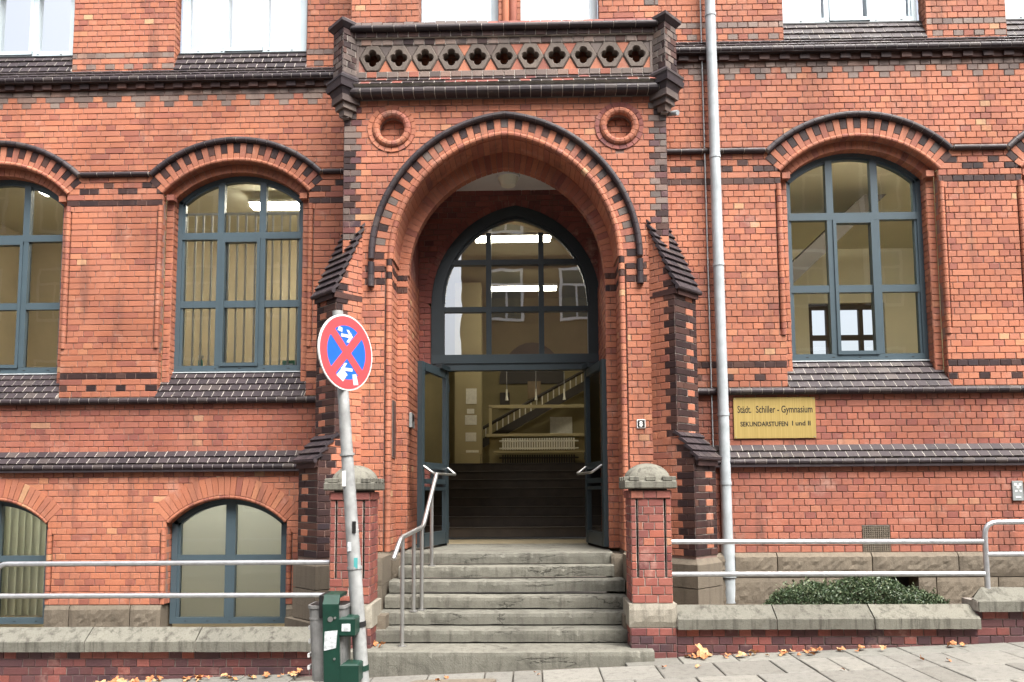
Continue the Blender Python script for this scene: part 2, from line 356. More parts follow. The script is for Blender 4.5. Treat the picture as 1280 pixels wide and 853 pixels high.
def wall(fr, u0, u1, z0, z1, pool, par, back, ops=(), color=None, w=0.0, stretch=0.07, jit=0.0022, dark=None, mort='mortar_red', off=0.0, parity=0, bu=BU):
    """courses of bricks between z0 and z1, cut round openings; ops are functions v -> (a, b) or None"""
    n = max(1, round((z1 - z0) / HC)); h = (z1 - z0) / n
    for i in range(n):
        va, vb = z0 + i * h, z0 + (i + 1) * h
        iv = [(u0, u0, u1, u1)]
        for op in ops:
            a, b = op(va + 0.002), op(vb - 0.002)
            if a is None and b is None: continue
            if a is None: a = op(vb - 0.25 * h) or b
            if b is None: b = op(va + 0.4 * h) or a
            nx = []
            for (l0, l1, r0, r1) in iv:
                if max(a[1], b[1]) <= min(l0, l1) or min(a[0], b[0]) >= max(r0, r1): nx.append((l0, l1, r0, r1)); continue
                if (a[0] + b[0]) / 2 > (l0 + l1) / 2 + 0.01: nx.append((l0, l1, a[0], b[0]))
                if (a[1] + b[1]) / 2 < (r0 + r1) / 2 - 0.01: nx.append((a[1], b[1], r0, r1))
            iv = nx
        for (l0, l1, r0, r1) in iv:
            o = len(back.v); back.add([fr.p(l0, va, w - 0.009), fr.p(r0, va, w - 0.009), fr.p(r1, vb, w - 0.009), fr.p(l1, vb, w - 0.009)], [(0, 1, 2, 3)], mort)
            lm, rm = (l0 + l1) / 2, (r0 + r1) / 2
            ph = off + (bu / 2 if (i + parity) % 2 else 0.0)
            k = math.floor((lm - ph) / bu); cuts = [lm]
            while True:
                k += 1; x = k * bu + ph
                if x >= rm - 0.035: break
                if x > lm + 0.035: cuts.append(x)
            cuts.append(rm); m = 0
            while m < len(cuts) - 1:
                a, b = cuts[m], cuts[m + 1]
                mat = color(i, n, (va + vb) / 2, (a + b) / 2) if color else 'brick_red'
                if m + 2 < len(cuts) and rnd() < stretch and mat == (color(i, n, (va + vb) / 2, (cuts[m + 1] + cuts[m + 2]) / 2) if color else 'brick_red'):
                    b = cuts[m + 2]; m += 1
                m += 1
                A0, A1 = (l0, l1) if a == lm else (a + ru(-.002, .002),) * 2
                B0, B1 = (r0, r1) if b == rm else (b + ru(-.002, .002),) * 2
                v, f = brick(fr, A0, A1, B0, B1, va, vb, w + ru(-jit, jit))
                (dark if dark is not None and mat in ('brick_dark', 'brick_grey', 'brick_ash') else pool).add(v, f, mat, par)
# arches: theta(r, t) on a possibly pointed arch, t from 0 (left spring) to 1 (right spring)
class Arch:
    def __init__(s, uc, zs, c, half_angle=None, dr=0.0): s.uc, s.zs, s.c, s.ha, s.dr = uc, zs, c, half_angle, dr
    def pt(s, r, t):
        r -= s.dr
        if s.ha is not None:
            a = math.pi / 2 + s.ha * (1 - 2 * t); return (s.uc + r * math.cos(a), s.zs + r * math.sin(a))
        k = t * 2 if t <= 0.5 else (1 - t) * 2
        e = math.acos(-s.c / r); a = math.pi + (e - math.pi) * k
        x = s.c + r * math.cos(a); z = s.zs + r * math.sin(a)
        return (s.uc + (x if t <= 0.5 else -x), z)
    def half(s, r, v):
        r -= s.dr; d = v - s.zs
        if abs(d) >= r: return None
        x = math.sqrt(r * r - d * d) - (s.c if s.ha is None else 0)
        return x if x > 0.01 else None
def arc_piece(fr, ar, prof, t0, t1, gap=0.0):
    r = sum(p[0] for p in prof) / len(prof); g = 0
    a, b = (t0 + (t1 - t0) * gap, t1 - (t1 - t0) * gap)
    A = []; B = []
    for rr, w in prof:
        u, v = ar.pt(rr, a); A.append(fr.p(u, v, w)); u, v = ar.pt(rr, b); B.append(fr.p(u, v, w))
    return prism(A, B)
def rollprof(cx, cw, r, n=7, a0=-90, a1=90, back=0.02):
    P = [(cx + r * math.sin(rad(a0 + (a1 - a0) * i / (n - 1))), cw + r * math.cos(rad(a0 + (a1 - a0) * i / (n - 1)))) for i in range(n)]
    return P + [(P[-1][0], cw - back), (P[0][0], cw - back)]
def vroll(fr, prof, v0, v1):           # profile (u, w) carried upwards
    return prism([fr.p(u, v0, w) for u, w in prof], [fr.p(u, v1, w) for u, w in prof])
def hroll(fr, prof, u0, u1):           # profile (v, w) carried along the wall
    return prism([fr.p(u0, v, w) for v, w in prof], [fr.p(u1, v, w) for v, w in prof])
def polyprism(fr, pts, w0, w1):
    return prism([fr.p(u, v, w0) for u, v in pts], [fr.p(u, v, w1) for u, v in pts])
PART = {}
def _done(s):
    ar = [parea(i[0]) for i in s.it]
    order = sorted(range(len(s.it)), key=lambda i: -ar[i]); g = G()
    for n, i in enumerate(order):
        v, f, mat, par, t = s.it[i]
        if n < s.limit and ar[i] > 0: mesh_obj(s.name, v, f, mat, PART.get(par, s.top) if isinstance(par, str) else par, tones=[t] * len(f))
        else: g.add(v, f, mat, t)
    if g.v: g.build(s.rest, s.top, kind='stuff')
Pool.done = _done
def gbox(g, fr, u0, u1, v0, v1, w0, w1, mat):
    return g.add([fr.p(u, v, w) for w in (w0, w1) for v in (v0, v1) for u in (u0, u1)], [(0, 1, 3, 2), (4, 6, 7, 5), (0, 4, 5, 1), (1, 5, 7, 3), (3, 7, 6, 2), (2, 6, 4, 0)], mat)
def gz(x): return 0.0415 * x - 0.018

# ================================================================== THE GROUND
def sheet(name, x0, x1, y0, y1, dz, mat, kind='structure', n=1):
    return mesh_obj(name, [(x0, y0, gz(x0) + dz), (x1, y0, gz(x1) + dz), (x1, y1, gz(x1) + dz), (x0, y1, gz(x0) + dz)], [(0, 1, 2, 3)], mat, kind=kind)
sheet('ground', -400, 400, -400, 400, -0.75, 'soil')
sheet('road', -60, 60, -8.2, -3.6, -0.13, 'asphalt')
pav = sheet('pavement', -60, 60, -3.45, -0.9, -0.03, 'paving_joint')
sheet('far_pavement', -60, 60, -13.0, -8.35, -0.01, 'paving')
def kerb(name, y0, y1):
    g = G()
    for k in range(-20, 20):
        x0, x1 = k * 1.0 + 0.006, k * 1.0 + 0.994
        v, f = bbox(x0, x1, y0, y1, -0.35, 0.0, 0.012)
        g.add([(a, b, c + gz(a)) for a, b, c in v], f, 'paving_border')
    g.build(name, kind='structure')
kerb('kerb', -3.6, -3.45); kerb('far_kerb', -8.35, -8.2)
SLAB = []
def slab(x0, x1, y0, y1, mat):
    dz = [ru(-0.003, 0.003) for _ in range(4)]; v, f = bbox(x0 + 0.006, x1 - 0.006, y0 + 0.006, y1 - 0.006, -0.05, 0.0, 0.006)
    v = [(a + ru(-.002, .002), b + ru(-.002, .002), c + gz(a) + (dz[0] if a < (x0 + x1) / 2 else dz[1])) for a, b, c in v]
    mesh_obj('paving_slab', v, f, mat, pav, tones=[rnd()] * len(f))
for r, (ya, yb) in enumerate([(-1.44, -1.12), (-1.94, -1.44), (-2.44, -1.94), (-2.94, -2.44), (-3.44, -2.94)]):
    k = -12
    while k < 15:
        x0 = k * 0.52 + (0.26 if r % 2 else 0.0) + 0.1; k += 1
        if r == 0 and -2.0 < x0 + 0.26 < 1.05: continue
        if rnd() < 0.12 and r > 0: slab(x0, x0 + 0.26, ya, yb, 'paving'); slab(x0 + 0.26, x0 + 0.52, ya, yb, 'paving')
        else: slab(x0, x0 + 0.52, ya, yb, 'paving_border' if r == 0 else 'paving')
for k in range(6):
    slab(-1.94 + k * 0.5, -1.44 + k * 0.5, -1.62, -1.44 + 0.0, 'paving') if False else None
g = G(); g.box(1.6, 9, -0.93, 0.6, -0.3, 0.36, 'soil'); g.build('planting_bed', kind='structure')
g = G(); g.box(-9.5, -1.2, -0.93, 0.9, -0.9, -0.12, 'soil'); g.build('light_well_floor', kind='structure')

# ================================================================== THE SCHOOL BUILDING
SB = thing('school_building', 'red brick school building with pointed arch portal, balcony parapet and blue framed arched windows', 'building', (0, 1.0, 0))
LW = Fr((0, .78, 0), (1, 0, 0), (0, -1, 0)); RW = Fr((0, .37, 0), (1, 0, 0), (0, -1, 0)); PT = Fr((0, 0, 0), (1, 0, 0), (0, -1, 0))
BR = Pool('brick', 'brickwork', SB); DK = Pool('dark_brick', 'dark_brickwork', SB); VO = Pool('voussoir', 'arch_brickwork', SB)
TI = Pool('sill_tile', 'sill_tilework', SB); RO = Pool('roll_brick', 'roll_brickwork', SB); HO = Pool('hood_brick', 'hood_brickwork', SB)
gL, gR, gP = G(), G(), G()
WC = 4.614                                    # centre height of the window arches
def main_op(uc):
    def op(v):
        if v < 2.84 or v > WC + 1.532: return None
        if 3.475 < v < 5.315: return (uc - 1.012, uc + 1.012)
        if v < 5.49: return (uc - .94, uc + .94)
        if v < 5.64:
            h = .94 + 1.09 * (v - 5.49); return (uc - h, uc + h)
        h = math.sqrt(max(0, 1.535 ** 2 - (v - WC) ** 2)); return (uc - h, uc + h) if h > 0.02 else None
    return op
def rect_op(a, b, z0, z1): return lambda v: (a, b) if z0 <= v <= z1 else None
def base_op(uc):
    def op(v):
        if v < -0.2 or v > 1.772: return None
        if .40 < v < 1.2: return (uc - .817, uc + .817)
        if v < 1.31: return (uc - .745, uc + .745)
        if v < 1.40:
            h = .745 + 0.9 * (v - 1.31); return (uc - h, uc + h)
        h = math.sqrt(max(0, 1.215 ** 2 - (v - 0.56) ** 2)); return (uc - h, uc + h) if h > 0.02 else None
    return op
def col_side(i, n, v, u):
    m = u % 0.375
    if i == n - 1: return 'brick_ash'
    if i == n - 2: return 'brick_ash' if m < 0.25 else 'brick_red'
    if i == n - 3: return 'brick_ash' if 0.06 < m < 0.19 else 'brick_red'
    if i in (32, 3): return 'brick_dark'
    if i == 34: return 'brick_dark' if (u % 0.5) < 0.3 else 'brick_red'
    if i == 35: return 'brick_dark' if (u % 0.5) > 0.3 else 'brick_red'
    if i == 1: return 'brick_dark' if m < 0.125 else 'brick_red'
    return 'brick_red'
def col_up(i, n, v, u):
    if i == 4: return 'brick_ash'
    if i == 2: return 'brick_ash' if (u % 0.25) < 0.125 else 'brick_red'
    return 'brick_red'
LWIN, RWIN = (-6.6, -3.47), (4.265, 7.14)
LUP, RUP = (-6.56, -3.47), (4.305, 7.02)
LBAS = (-6.42, -3.455)
def band(fr, z, w, u0, u1, mat='tile_dark', r=0.038, step=0.125, pool=None, back='mortar_white', cw=None):
    pool = pool or RO; n = max(1, round((u1 - u0) / step)); st = (u1 - u0) / n
    gbb = gL if fr is LW else gR if fr is RW else gP
    v, f = hroll(fr, rollprof(z, w, r - 0.005, 7, -100, 90, 0.08), u0, u1); gbb.add(v, f, back)
    for k in range(n):
        v, f = hroll(fr, rollprof(z, w + ru(-.002, .002), r, 8, -105, 90, 0.07), u0 + k * st + 0.004, u0 + (k + 1) * st - 0.004)
        pool.add(v, f, mat)
def tiles(fr, u0, u1, zt, wt, zb, wb, rows, gbb, bu=BU, mat='tile_dark', back='mortar_white', thick=0.03, lip=0.022, gap=0.010, mixred=0.0):
    L = math.hypot(zb - zt, wb - wt); nv, nw = (wb - wt) / L, -(zb - zt) / L      # normal of the slope in (v, w)
    for k in range(rows):
        a = (zt + (zb - zt) * k / rows, wt + (wb - wt) * k / rows); b = (zt + (zb - zt) * (k + 1) / rows, wt + (wb - wt) * (k + 1) / rows)
        o = lambda p, d: (p[0] + nv * d, p[1] + nw * d)
        v, f = hroll(fr, [o(a, -0.001), o(b, lip - 0.005), o(b, -thick - .02), o(a, -thick - .02)], u0, u1); gbb.add(v, f, back)
        ph = (bu / 2 if k % 2 else 0); c = [u0]; j = math.floor((u0 - ph) / bu)
        while True:
            j += 1; x = j * bu + ph
            if x > u1 - 0.03: break
            if x > u0 + 0.03: c.append(x)
        c.append(u1)
        for x0, x1 in zip(c, c[1:]):
            d = ru(-.002, .002)
            v, f = hroll(fr, [o(a, 0.003 + d), o(b, lip + d), o(b, lip - 0.028), o(a, -thick)], x0 + gap / 2, x1 - gap / 2)
            TI.add(v, f, 'brick_deep' if rnd() < mixred else mat)
# ---- plain wall zones
for fr, gb, key, u0, u1, wins, ups in ((LW, gL, 'wall_a', -9.2, -1.88, LWIN, LUP), (RW, gR, 'wall_b', 1.88, 8.6, RWIN, RUP)):
    ops = [main_op(c) for c in wins]
    wall(fr, u0, u1, 2.85, 6.87, BR, key, gb, ops, col_side, dark=DK, stretch=.34 if fr is LW else .07)
    wall(fr, u0, u1, 2.15, 2.77, BR, key, gb, (), lambda i, n, v, u: 'brick_low', stretch=0.1)
    wall(fr, u0, u1, 7.02, 8.4, BR, key, gb, [rect_op(c - .87, c + .87, 7.0, 9.3) for c in ups], col_up, w=-0.03, dark=DK)
    if fr is LW: wall(fr, u0, u1, 0.29, 1.92, BR, key, gb, [base_op(c) for c in LBAS], None, w=0.08, stretch=0.15)
    else: wall(fr, u0, u1, 0.92, 1.92, BR, key, gb, [rect_op(4.085, 4.40, 0.93, 1.215)], lambda i, n, v, u: 'brick_low', w=0.08, stretch=0.1)
    g2 = gb; gbox(g2, fr, u0, u1, 8.4, 9.6, -0.3, -0.05, 'brick_red')
    # lower weathering band
    tiles(fr, u0, u1, 2.165, -0.002, 2.005, 0.125, 2, gb)
    band(fr, 1.965, 0.115, u0, u1)
    gbox(gb, fr, u0, u1, 1.905, 1.95, -0.05, 0.135, 'tile_dark')
    # sill string course
    band(fr, 2.80, 0.035, u0, u1, r=0.042); gbox(gb, fr, u0, u1, 2.758, 2.78, -0.05, 0.045, 'tile_dark')
    # top cornice: roll, dentils, two tile rows
    band(fr, 6.985, 0.07, u0, u1, r=0.04); gbox(gb, fr, u0, u1, 6.945, 6.96, -0.05, 0.09, 'tile_dark')
    gbox(gb, fr, u0, u1, 6.87, 6.945, -0.05, 0.028, 'brick_dark')
    k = u0
    while k < u1 - 0.2:
        v, f = [], []
        gg = G(); gbox(gg, fr, k, k + 0.12, 6.872, 6.944, -0.02, 0.052, 'brick_dark'); DK.add(gg.v, gg.f, 'brick_dark', key); k += 0.245
    tiles(fr, u0, u1, 7.15, -0.025, 7.02, 0.075, 2, gb)
    for c in ups: tiles(fr, max(c - .87, u0), min(c + .87, u1), 7.445, -0.155, 7.15, -0.026, 3, gb)
    # string course between the hoods
    es = [u0] + sum([[c - 1.125, c + 1.125] for c in wins], []) + [u1]
    for a, b in zip(es[::2], es[1::2]):
        if b > a: band(fr, 5.735, 0.022, a, b, r=0.032, step=0.25, pool=HO)
# ---- arched windows: rings, reveals, sills
def reveal(fr, u, sgn, w0, w1, z0, z1, gb, key, mort='mortar_red', w=0.0):
    f2 = Fr(fr.p(u, 0, w0), -fr.N, fr.U * sgn)
    wall(f2, 0.0, w0 - w1, z0, z1, BR, key, gb, (), None, stretch=0, mort=mort)
for fr, gb, key, wins in ((LW, gL, 'wall_a', LWIN), (RW, gR, 'wall_b', RWIN)):
    for c in wins:
        ar = Arch(c, WC, 0, rad(47.5)); n = 29
        for k in range(n):
            t0, t1 = k / n, (k + 1) / n
            if k % 2 == 0:
                VO.add(*arc_piece(fr, ar, [(1.395, .004), (1.52, .004), (1.52, -.10), (1.395, -.10)], t0, t1, .05), 'brick_dark' if rnd() < .93 else 'brick_grey', key)
                VO.add(*arc_piece(fr, ar, [(1.33, .003), (1.388, .003), (1.388, -.10), (1.33, -.10)], t0, t1, .05), 'brick_red', key)
            else: VO.add(*arc_piece(fr, ar, [(1.33, .006), (1.52, .006), (1.52, -.10), (1.33, -.10)], t0, t1, .05), 'brick_red', key)
            RO.add(*arc_piece(fr, ar, rollprof(1.303, -.008, .029, 8, -120, 90, .08), t0, t1, .04), 'brick_red', key)
            VO.add(*arc_piece(fr, ar, [(1.176, -.10), (1.32, -.10), (1.32, -.22), (1.176, -.22)], t0, t1, .045), 'brick_red', key)
        for k in range(24):
            a, b = k / 24, (k + 1) / 24
            v, f = arc_piece(fr, ar, [(1.28, -.02), (1.56, -.008), (1.56, -.1), (1.28, -.1)], a, b); gb.add(v, f, 'mortar_red')
            v, f = arc_piece(fr, ar, [(1.184, -.108), (1.34, -.108), (1.34, -.2), (1.184, -.2)], a, b); gb.add(v, f, 'mortar_red')
        hd = Arch(c, WC, 0, rad(44.8))
        for k in range(18): HO.add(*arc_piece(fr, hd, rollprof(1.562, .018, .037, 8, -95, 95, .08), k / 18, (k + 1) / 18, .02), 'tile_dark', key)
        for k in range(18): v, f = arc_piece(fr, hd, rollprof(1.562, .014, .033, 8, -95, 95, .08), k / 18, (k + 1) / 18); gb.add(v, f, 'mortar_white')
        for s in (-1, 1):
            e = c + s * .94
            reveal(fr, e, -s, 0, -.10, 2.85, 5.477, gb, key)
            u0, u1 = sorted((e, e - s * .10)); f2 = Fr(fr.p(0, 0, -.10), fr.U, fr.N)
            wall(f2, u0, u1, 2.95, 5.45, BR, key, gb, (), None, stretch=0)
            reveal(fr, e - s * .10, -s, -.10, -.24, 3.0, 5.44, gb, key)
            # corner roll with its groove on the pier, courses of round bricks
            z = 3.47; m = 24; h = (5.325 - z) / m; ue = e + s * .03
            for k in range(m):
                RO.add(*vroll(fr, rollprof(ue, -.004, .03, 8, -100, 100, .03), z + k * h + .004, z + (k + 1) * h - .004), 'brick_red', key)
            gg = G(); gbox(gg, fr, *sorted((e - s * .0, e + s * .08)), z - .05, 5.36, -.09, -.03, 'brick_red'); gb.add(gg.v, gg.f, 'mortar_red')
            gg = G(); gbox(gg, fr, *sorted((e - s * .03, e - s * .125)), 5.405, 5.478, -.13, -.03, 'brick_red'); BR.add(gg.v, gg.f, 'brick_red', key)
        tiles(fr, c - .94, c + .94, 3.19, -.225, 2.83, 0.05, 4, gb)
for fr, gb, key, wins in ((LW, gL, 'wall_a', LUP), (RW, gR, 'wall_b', RUP)):
    for c in wins:
        for s in (-1, 1): reveal(fr, c + s * .87, -s, -.03, -.2, 7.02, 8.4, gb, key)
for c in LBAS:                                   # basement windows
    ar = Arch(c, .56, 0, rad(45)); fr = Fr(LW.p(0, 0, .08), LW.U, LW.N); n = 25
    for k in range(n):
        VO.add(*arc_piece(fr, ar, [(1.06, .004), (1.285, .004), (1.285, -.12), (1.06, -.12)], k / n, (k + 1) / n, .045), 'brick_red', 'wall_a')
        RO.add(*arc_piece(fr, ar, rollprof(1.035, -.02, .027, 8, -120, 90, .1), k / n, (k + 1) / n, .03), 'brick_red', 'wall_a')
        v, f = arc_piece(fr, ar, [(1.02, -.03), (1.28, -.006), (1.28, -.2), (1.02, -.2)], k / n, (k + 1) / n); gL.add(v, f, 'mortar_red')
    for s in (-1, 1):
        e = c + s * .745; reveal(fr, e, -s, 0, -.22, 0.29, 1.30, gL, 'wall_a')
        for k in range(11):
            z = .38 + k * .075; RO.add(*vroll(fr, rollprof(e + s * .03, -.004, .03, 8, -100, 100, .03), z + .004, z + .071), 'brick_red', 'wall_a')
        gg = G(); gbox(gg, fr, *sorted((e, e + s * .085)), .35, 1.25, -.09, -.03, 'brick_red'); gL.add(gg.v, gg.f, 'mortar_red')
# ---- window joinery
def window(fr, uc, zb, half, top, cols, rows, mat, gmat, name='window', fw=.065, fd=.07, casement=None, mull=.085, tw=.09):
    """top: ('arc', zc, R) or ('flat', z); cols: mullion centres; rows: transom centres"""
    g = G(); zt = lambda u: (top[1] + math.sqrt(max(0, top[2] ** 2 - (u - uc) ** 2))) if top[0] == 'arc' else top[1]
    tin = lambda u: (top[1] + math.sqrt(max(0, (top[2] - fw - .01) ** 2 - (u - uc) ** 2))) if top[0] == 'arc' else top[1] - fw
    gbox(g, fr, uc - half, uc + half, zb, zb + .075, -fd, 0, mat)
    for s in (-1, 1):
        a, b = sorted((uc + s * half, uc + s * (half - fw))); gbox(g, fr, a, b, zb + .075, zt(uc + s * half), -fd, 0, mat)
        a, b = sorted((uc + s * (half - fw), uc + s * (half - fw - .03))); gbox(g, fr, a, b, zb + .075, tin(uc + s * (half - fw)) + .02, -fd, -.014, mat)
    if top[0] == 'arc':
        ha = math.asin(half / top[2]); ar = Arch(uc, top[1], 0, ha)
        for k in range(20): g.add(*arc_piece(fr, ar, [(top[2] - fw, 0), (top[2], 0), (top[2], -fd), (top[2] - fw, -fd)], k / 20, (k + 1) / 20), mat)
        for k in range(20): g.add(*arc_piece(fr, ar, [(top[2] - fw - .03, -.014), (top[2] - fw, -.014), (top[2] - fw, -fd), (top[2] - fw - .03, -fd)], k / 20, (k + 1) / 20), mat)
    else: gbox(g, fr, uc - half, uc + half, top[1] - fw, top[1], -fd, 0, mat)
    for m in cols: gbox(g, fr, uc + m - mull / 2, uc + m + mull / 2, zb + .075, tin(uc + m) + .01, -fd, .002, mat)
    us = [uc - half + fw] + [uc + m for m in cols] + [uc + half - fw]
    for z in rows: gbox(g, fr, uc - half + fw, uc + half - fw, z - tw / 2, z + tw / 2, -fd, .004 if z == rows[-1] and len(rows) > 1 else -.004, mat)
    if casement:
        a, b, z0, z1 = casement; a += uc; b += uc
        for q in ((a, a + .04, z0, z1), (b - .04, b, z0, z1)): gbox(g, fr, *q, -fd, .016, mat)
        for q in ((a, b, z0, z0 + .045), (a, b, z1 - .045, z1)): gbox(g, fr, *q, -fd, .014, mat)
    for k in range(5):                             # drain slots
        u = uc - half * .75 + k * half * .375; gbox(g, fr, u, u + .03, zb + .03, zb + .037, 0, .003, 'black')
    o = g.build(name, SB)
    zs = [zb + .075] + [z for z in rows] + [None]
    for i in range(len(us) - 1):
        for j in range(len(zs) - 1):
            a, b, z0 = us[i], us[i + 1], zs[j]
            if zs[j + 1] is None:
                pts = [(a, z0), (b, z0)] + [(b + (a - b) * k / 8, tin(b + (a - b) * k / 8)) for k in range(9)]
            else: pts = [(a, z0), (b, z0), (b, zs[j + 1]), (a, zs[j + 1])]
            mesh_obj('pane', [fr.p(u, v, -.045) for u, v in pts], [tuple(range(len(pts)))], gmat, o)
    return o
for fr, wins in ((LW, LWIN), (RW, RWIN)):
    f2 = Fr(fr.p(0, 0, -.224), fr.U, fr.N)
    for c in wins:
        o = window(f2, c, 3.205, .845, ('arc', WC, 1.195), (-.275, .275), (4.085, 4.99), 'frame_blue', 'glass', casement=(-.25, .25, 3.27, 4.95))
        v, f = hroll(f2, [(3.186, -.02), (3.202, -.02), (3.196, .03), (3.183, .032), (3.183, .028)], c - .86, c + .86); mesh_obj('drip_flashing', v, f, 'zinc', o)
for fr, ups in ((LW, LUP), (RW, RUP)):
    f2 = Fr(fr.p(0, 0, -.155), fr.U, fr.N)
    for c in ups:
        o = window(f2, c, 7.44, .83, ('flat', 9.3), (-.275, .275), (8.6,), 'frame_pale', 'glass_upper', casement=(-.25, .25, 7.47, 8.5))
        gg = G(); gbox(gg, f2, c - .84, c + .84, 7.4, 9.3, -.11, -.10, 'glare_white'); gg.build('blind_or_glare_sheet', o)  # white sheet added behind the panes to imitate bright sky glare
        gg = G(); gbox(gg, f2, c - .86, c + .86, 7.42, 7.438, -.05, .03, 'black'); gg.build('drip_flashing', o)
bwin = []
for c in LBAS:
    f2 = Fr(LW.p(0, 0, -.06), LW.U, LW.N)
    o = window(f2, c, 0.04, .735, ('arc', .56, 1.045), (0.0,), (.84,), 'frame_blue', 'glass', fw=.075, mull=.12, tw=.075); bwin.append(o)
# ---- stone plinths of the two wings
PL = []
def stone(name, x0, x1, y0, y1, z0, z1, mat, par, b=0.012, cham=0.0, rough=0.007):
    """ashlar block, rock faced towards the street inside a drafted margin"""
    nx = max(4, int((x1 - x0) / .045)); nz = max(4, int((z1 - z0) / .045)); V = []; F = []
    for i in range(nz + 1):
        for k in range(nx + 1):
            x = x0 + (x1 - x0) * k / nx; z = z0 + (z1 - z0) * i / nz; y = y0
            e = i in (0, nz) or k in (0, nx); m = i in (1, nz - 1) or k in (1, nx - 1)
            y += b if e else (0.002 if m else ru(-rough, rough) - .003)
            if cham and i == nz: y += cham
            if not e: x += ru(-.008, .008); z += ru(-.006, .006)
            V.append((x, y, z))
    for i in range(nz):
        for k in range(nx): a = i * (nx + 1) + k; F.append((a, a + 1, a + nx + 2, a + nx + 1))
    o = len(V); V += [(x0, y1, z0), (x1, y1, z0), (x1, y1, z1), (x0, y1, z1)]; c = [0, nx, (nz + 1) * (nx + 1) - 1, nz * (nx + 1)]
    F += [(o, o + 1, o + 2, o + 3), tuple(range(0, nx + 1)) + (o + 1, o), tuple(range(c[3], c[2] + 1)) + (o + 2, o + 3), tuple(range(0, c[3] + 1, nx + 1)) + (o + 3, o), tuple(range(nx, c[2] + 1, nx + 1)) + (o + 2, o + 1)]
    return mesh_obj(name, V, F, mat, par, tones=[rnd()] * len(F))
PW = {}
def plinths():
    x = 1.9; a = [1.9, 2.6, 3.08, 4.15, 5.12, 5.95, 6.6, 7.4, 8.5]
    for x0, x1 in zip(a, a[1:]): stone('plinth_block', x0 + .006, x1 - .006, .20, .5, .65, .92, 'stone_plinth', PART['wall_b'], .012, .03)
    a = [1.9, 2.35, 3.62, 4.05, 4.86, 5.55, 6.3, 7.3, 8.5]
    for x0, x1 in zip(a, a[1:]):
        if abs(x0 - 4.05) < .01:
            stone('plinth_block', 4.05 + .006, 4.30, .20, .5, .30, .64, 'stone_plinth', PART['wall_b']); stone('plinth_block', 4.66, x1 - .006, .20, .5, .30, .64, 'stone_plinth', PART['wall_b'])
        else: stone('plinth_block', x0 + .006, x1 - .006, .20, .5, .30, .64, 'stone_plinth', PART['wall_b'])
    for a in ([-5.66, -5.35, -4.6, -4.22], [-2.70, -2.35, -1.9]):
        for x0, x1 in zip(a, a[1:]): stone('plinth_block', x0 + .006, x1 - .006, .66, 1.0, -.25, .285, 'stone_plinth', PART['wall_a'], .012, .02)
for gb, key in ((gL, 'wall_a'), (gR, 'wall_b')): PART[key] = gb.build('wall', SB)
plinths()
boxobj('foundation', -9.2, -1.9, .72, 1.0, -.9, -.15, 'stone_plinth', SB); boxobj('foundation', 1.9, 8.6, .25, .5, -.6, .31, 'stone_plinth', SB); boxobj('cellar_vent', 4.3, 4.66, .44, .5, .3, .64, 'black', SB)
# ventilation grille in the right wing
gv = G()
gbox(gv, RW, 4.085, 4.40, .925, 1.215, .02, .03, 'black')
for k in range(13): gbox(gv, RW, 4.087 + k * .0245, 4.099 + k * .0245, .927, 1.213, .03, .085, 'stone_plinth')
for k in range(12): gbox(gv, RW, 4.085, 4.40, .93 + k * .0245, .94 + k * .0245, .03, .082, 'stone_plinth')
gv.build('ventilation_grille', SB)

# ================================================================== THE PORTAL
PA = Arch(0, 4.335, .17, None, .039); PA2 = Arch(0, 4.255, .17, None, .039)
def portal_op(v):
    if v < 4.335: return (-1.392, 1.392)
    h = PA.half(1.742, v); return (-h, h) if h else None
def circ_op(u, z, r): return lambda v: (u - math.sqrt(r * r - (v - z) ** 2), u + math.sqrt(r * r - (v - z) ** 2)) if abs(v - z) < r * .995 else None
ROUND = [(-1.325, 5.905), (1.345, 5.895)]
def col_portal(i, n, v, u):
    if i in (40, 42) and abs(u) < 1.66: return 'brick_dark'
    if v > 4.55 and abs(u) > 1.895 - (0.19 if i % 2 else 0.125): return random.choice(['brick_dark', 'brick_grey', 'brick_plum', 'brick_ash'])
    if i == n - 1: return 'brick_red'
    return 'brick_red'
wall(PT, -1.895, 1.895, .97, 6.256, BR, 'portal', gP, [portal_op] + [circ_op(a, b, .258) for a, b in ROUND], col_portal, dark=DK, stretch=.12)
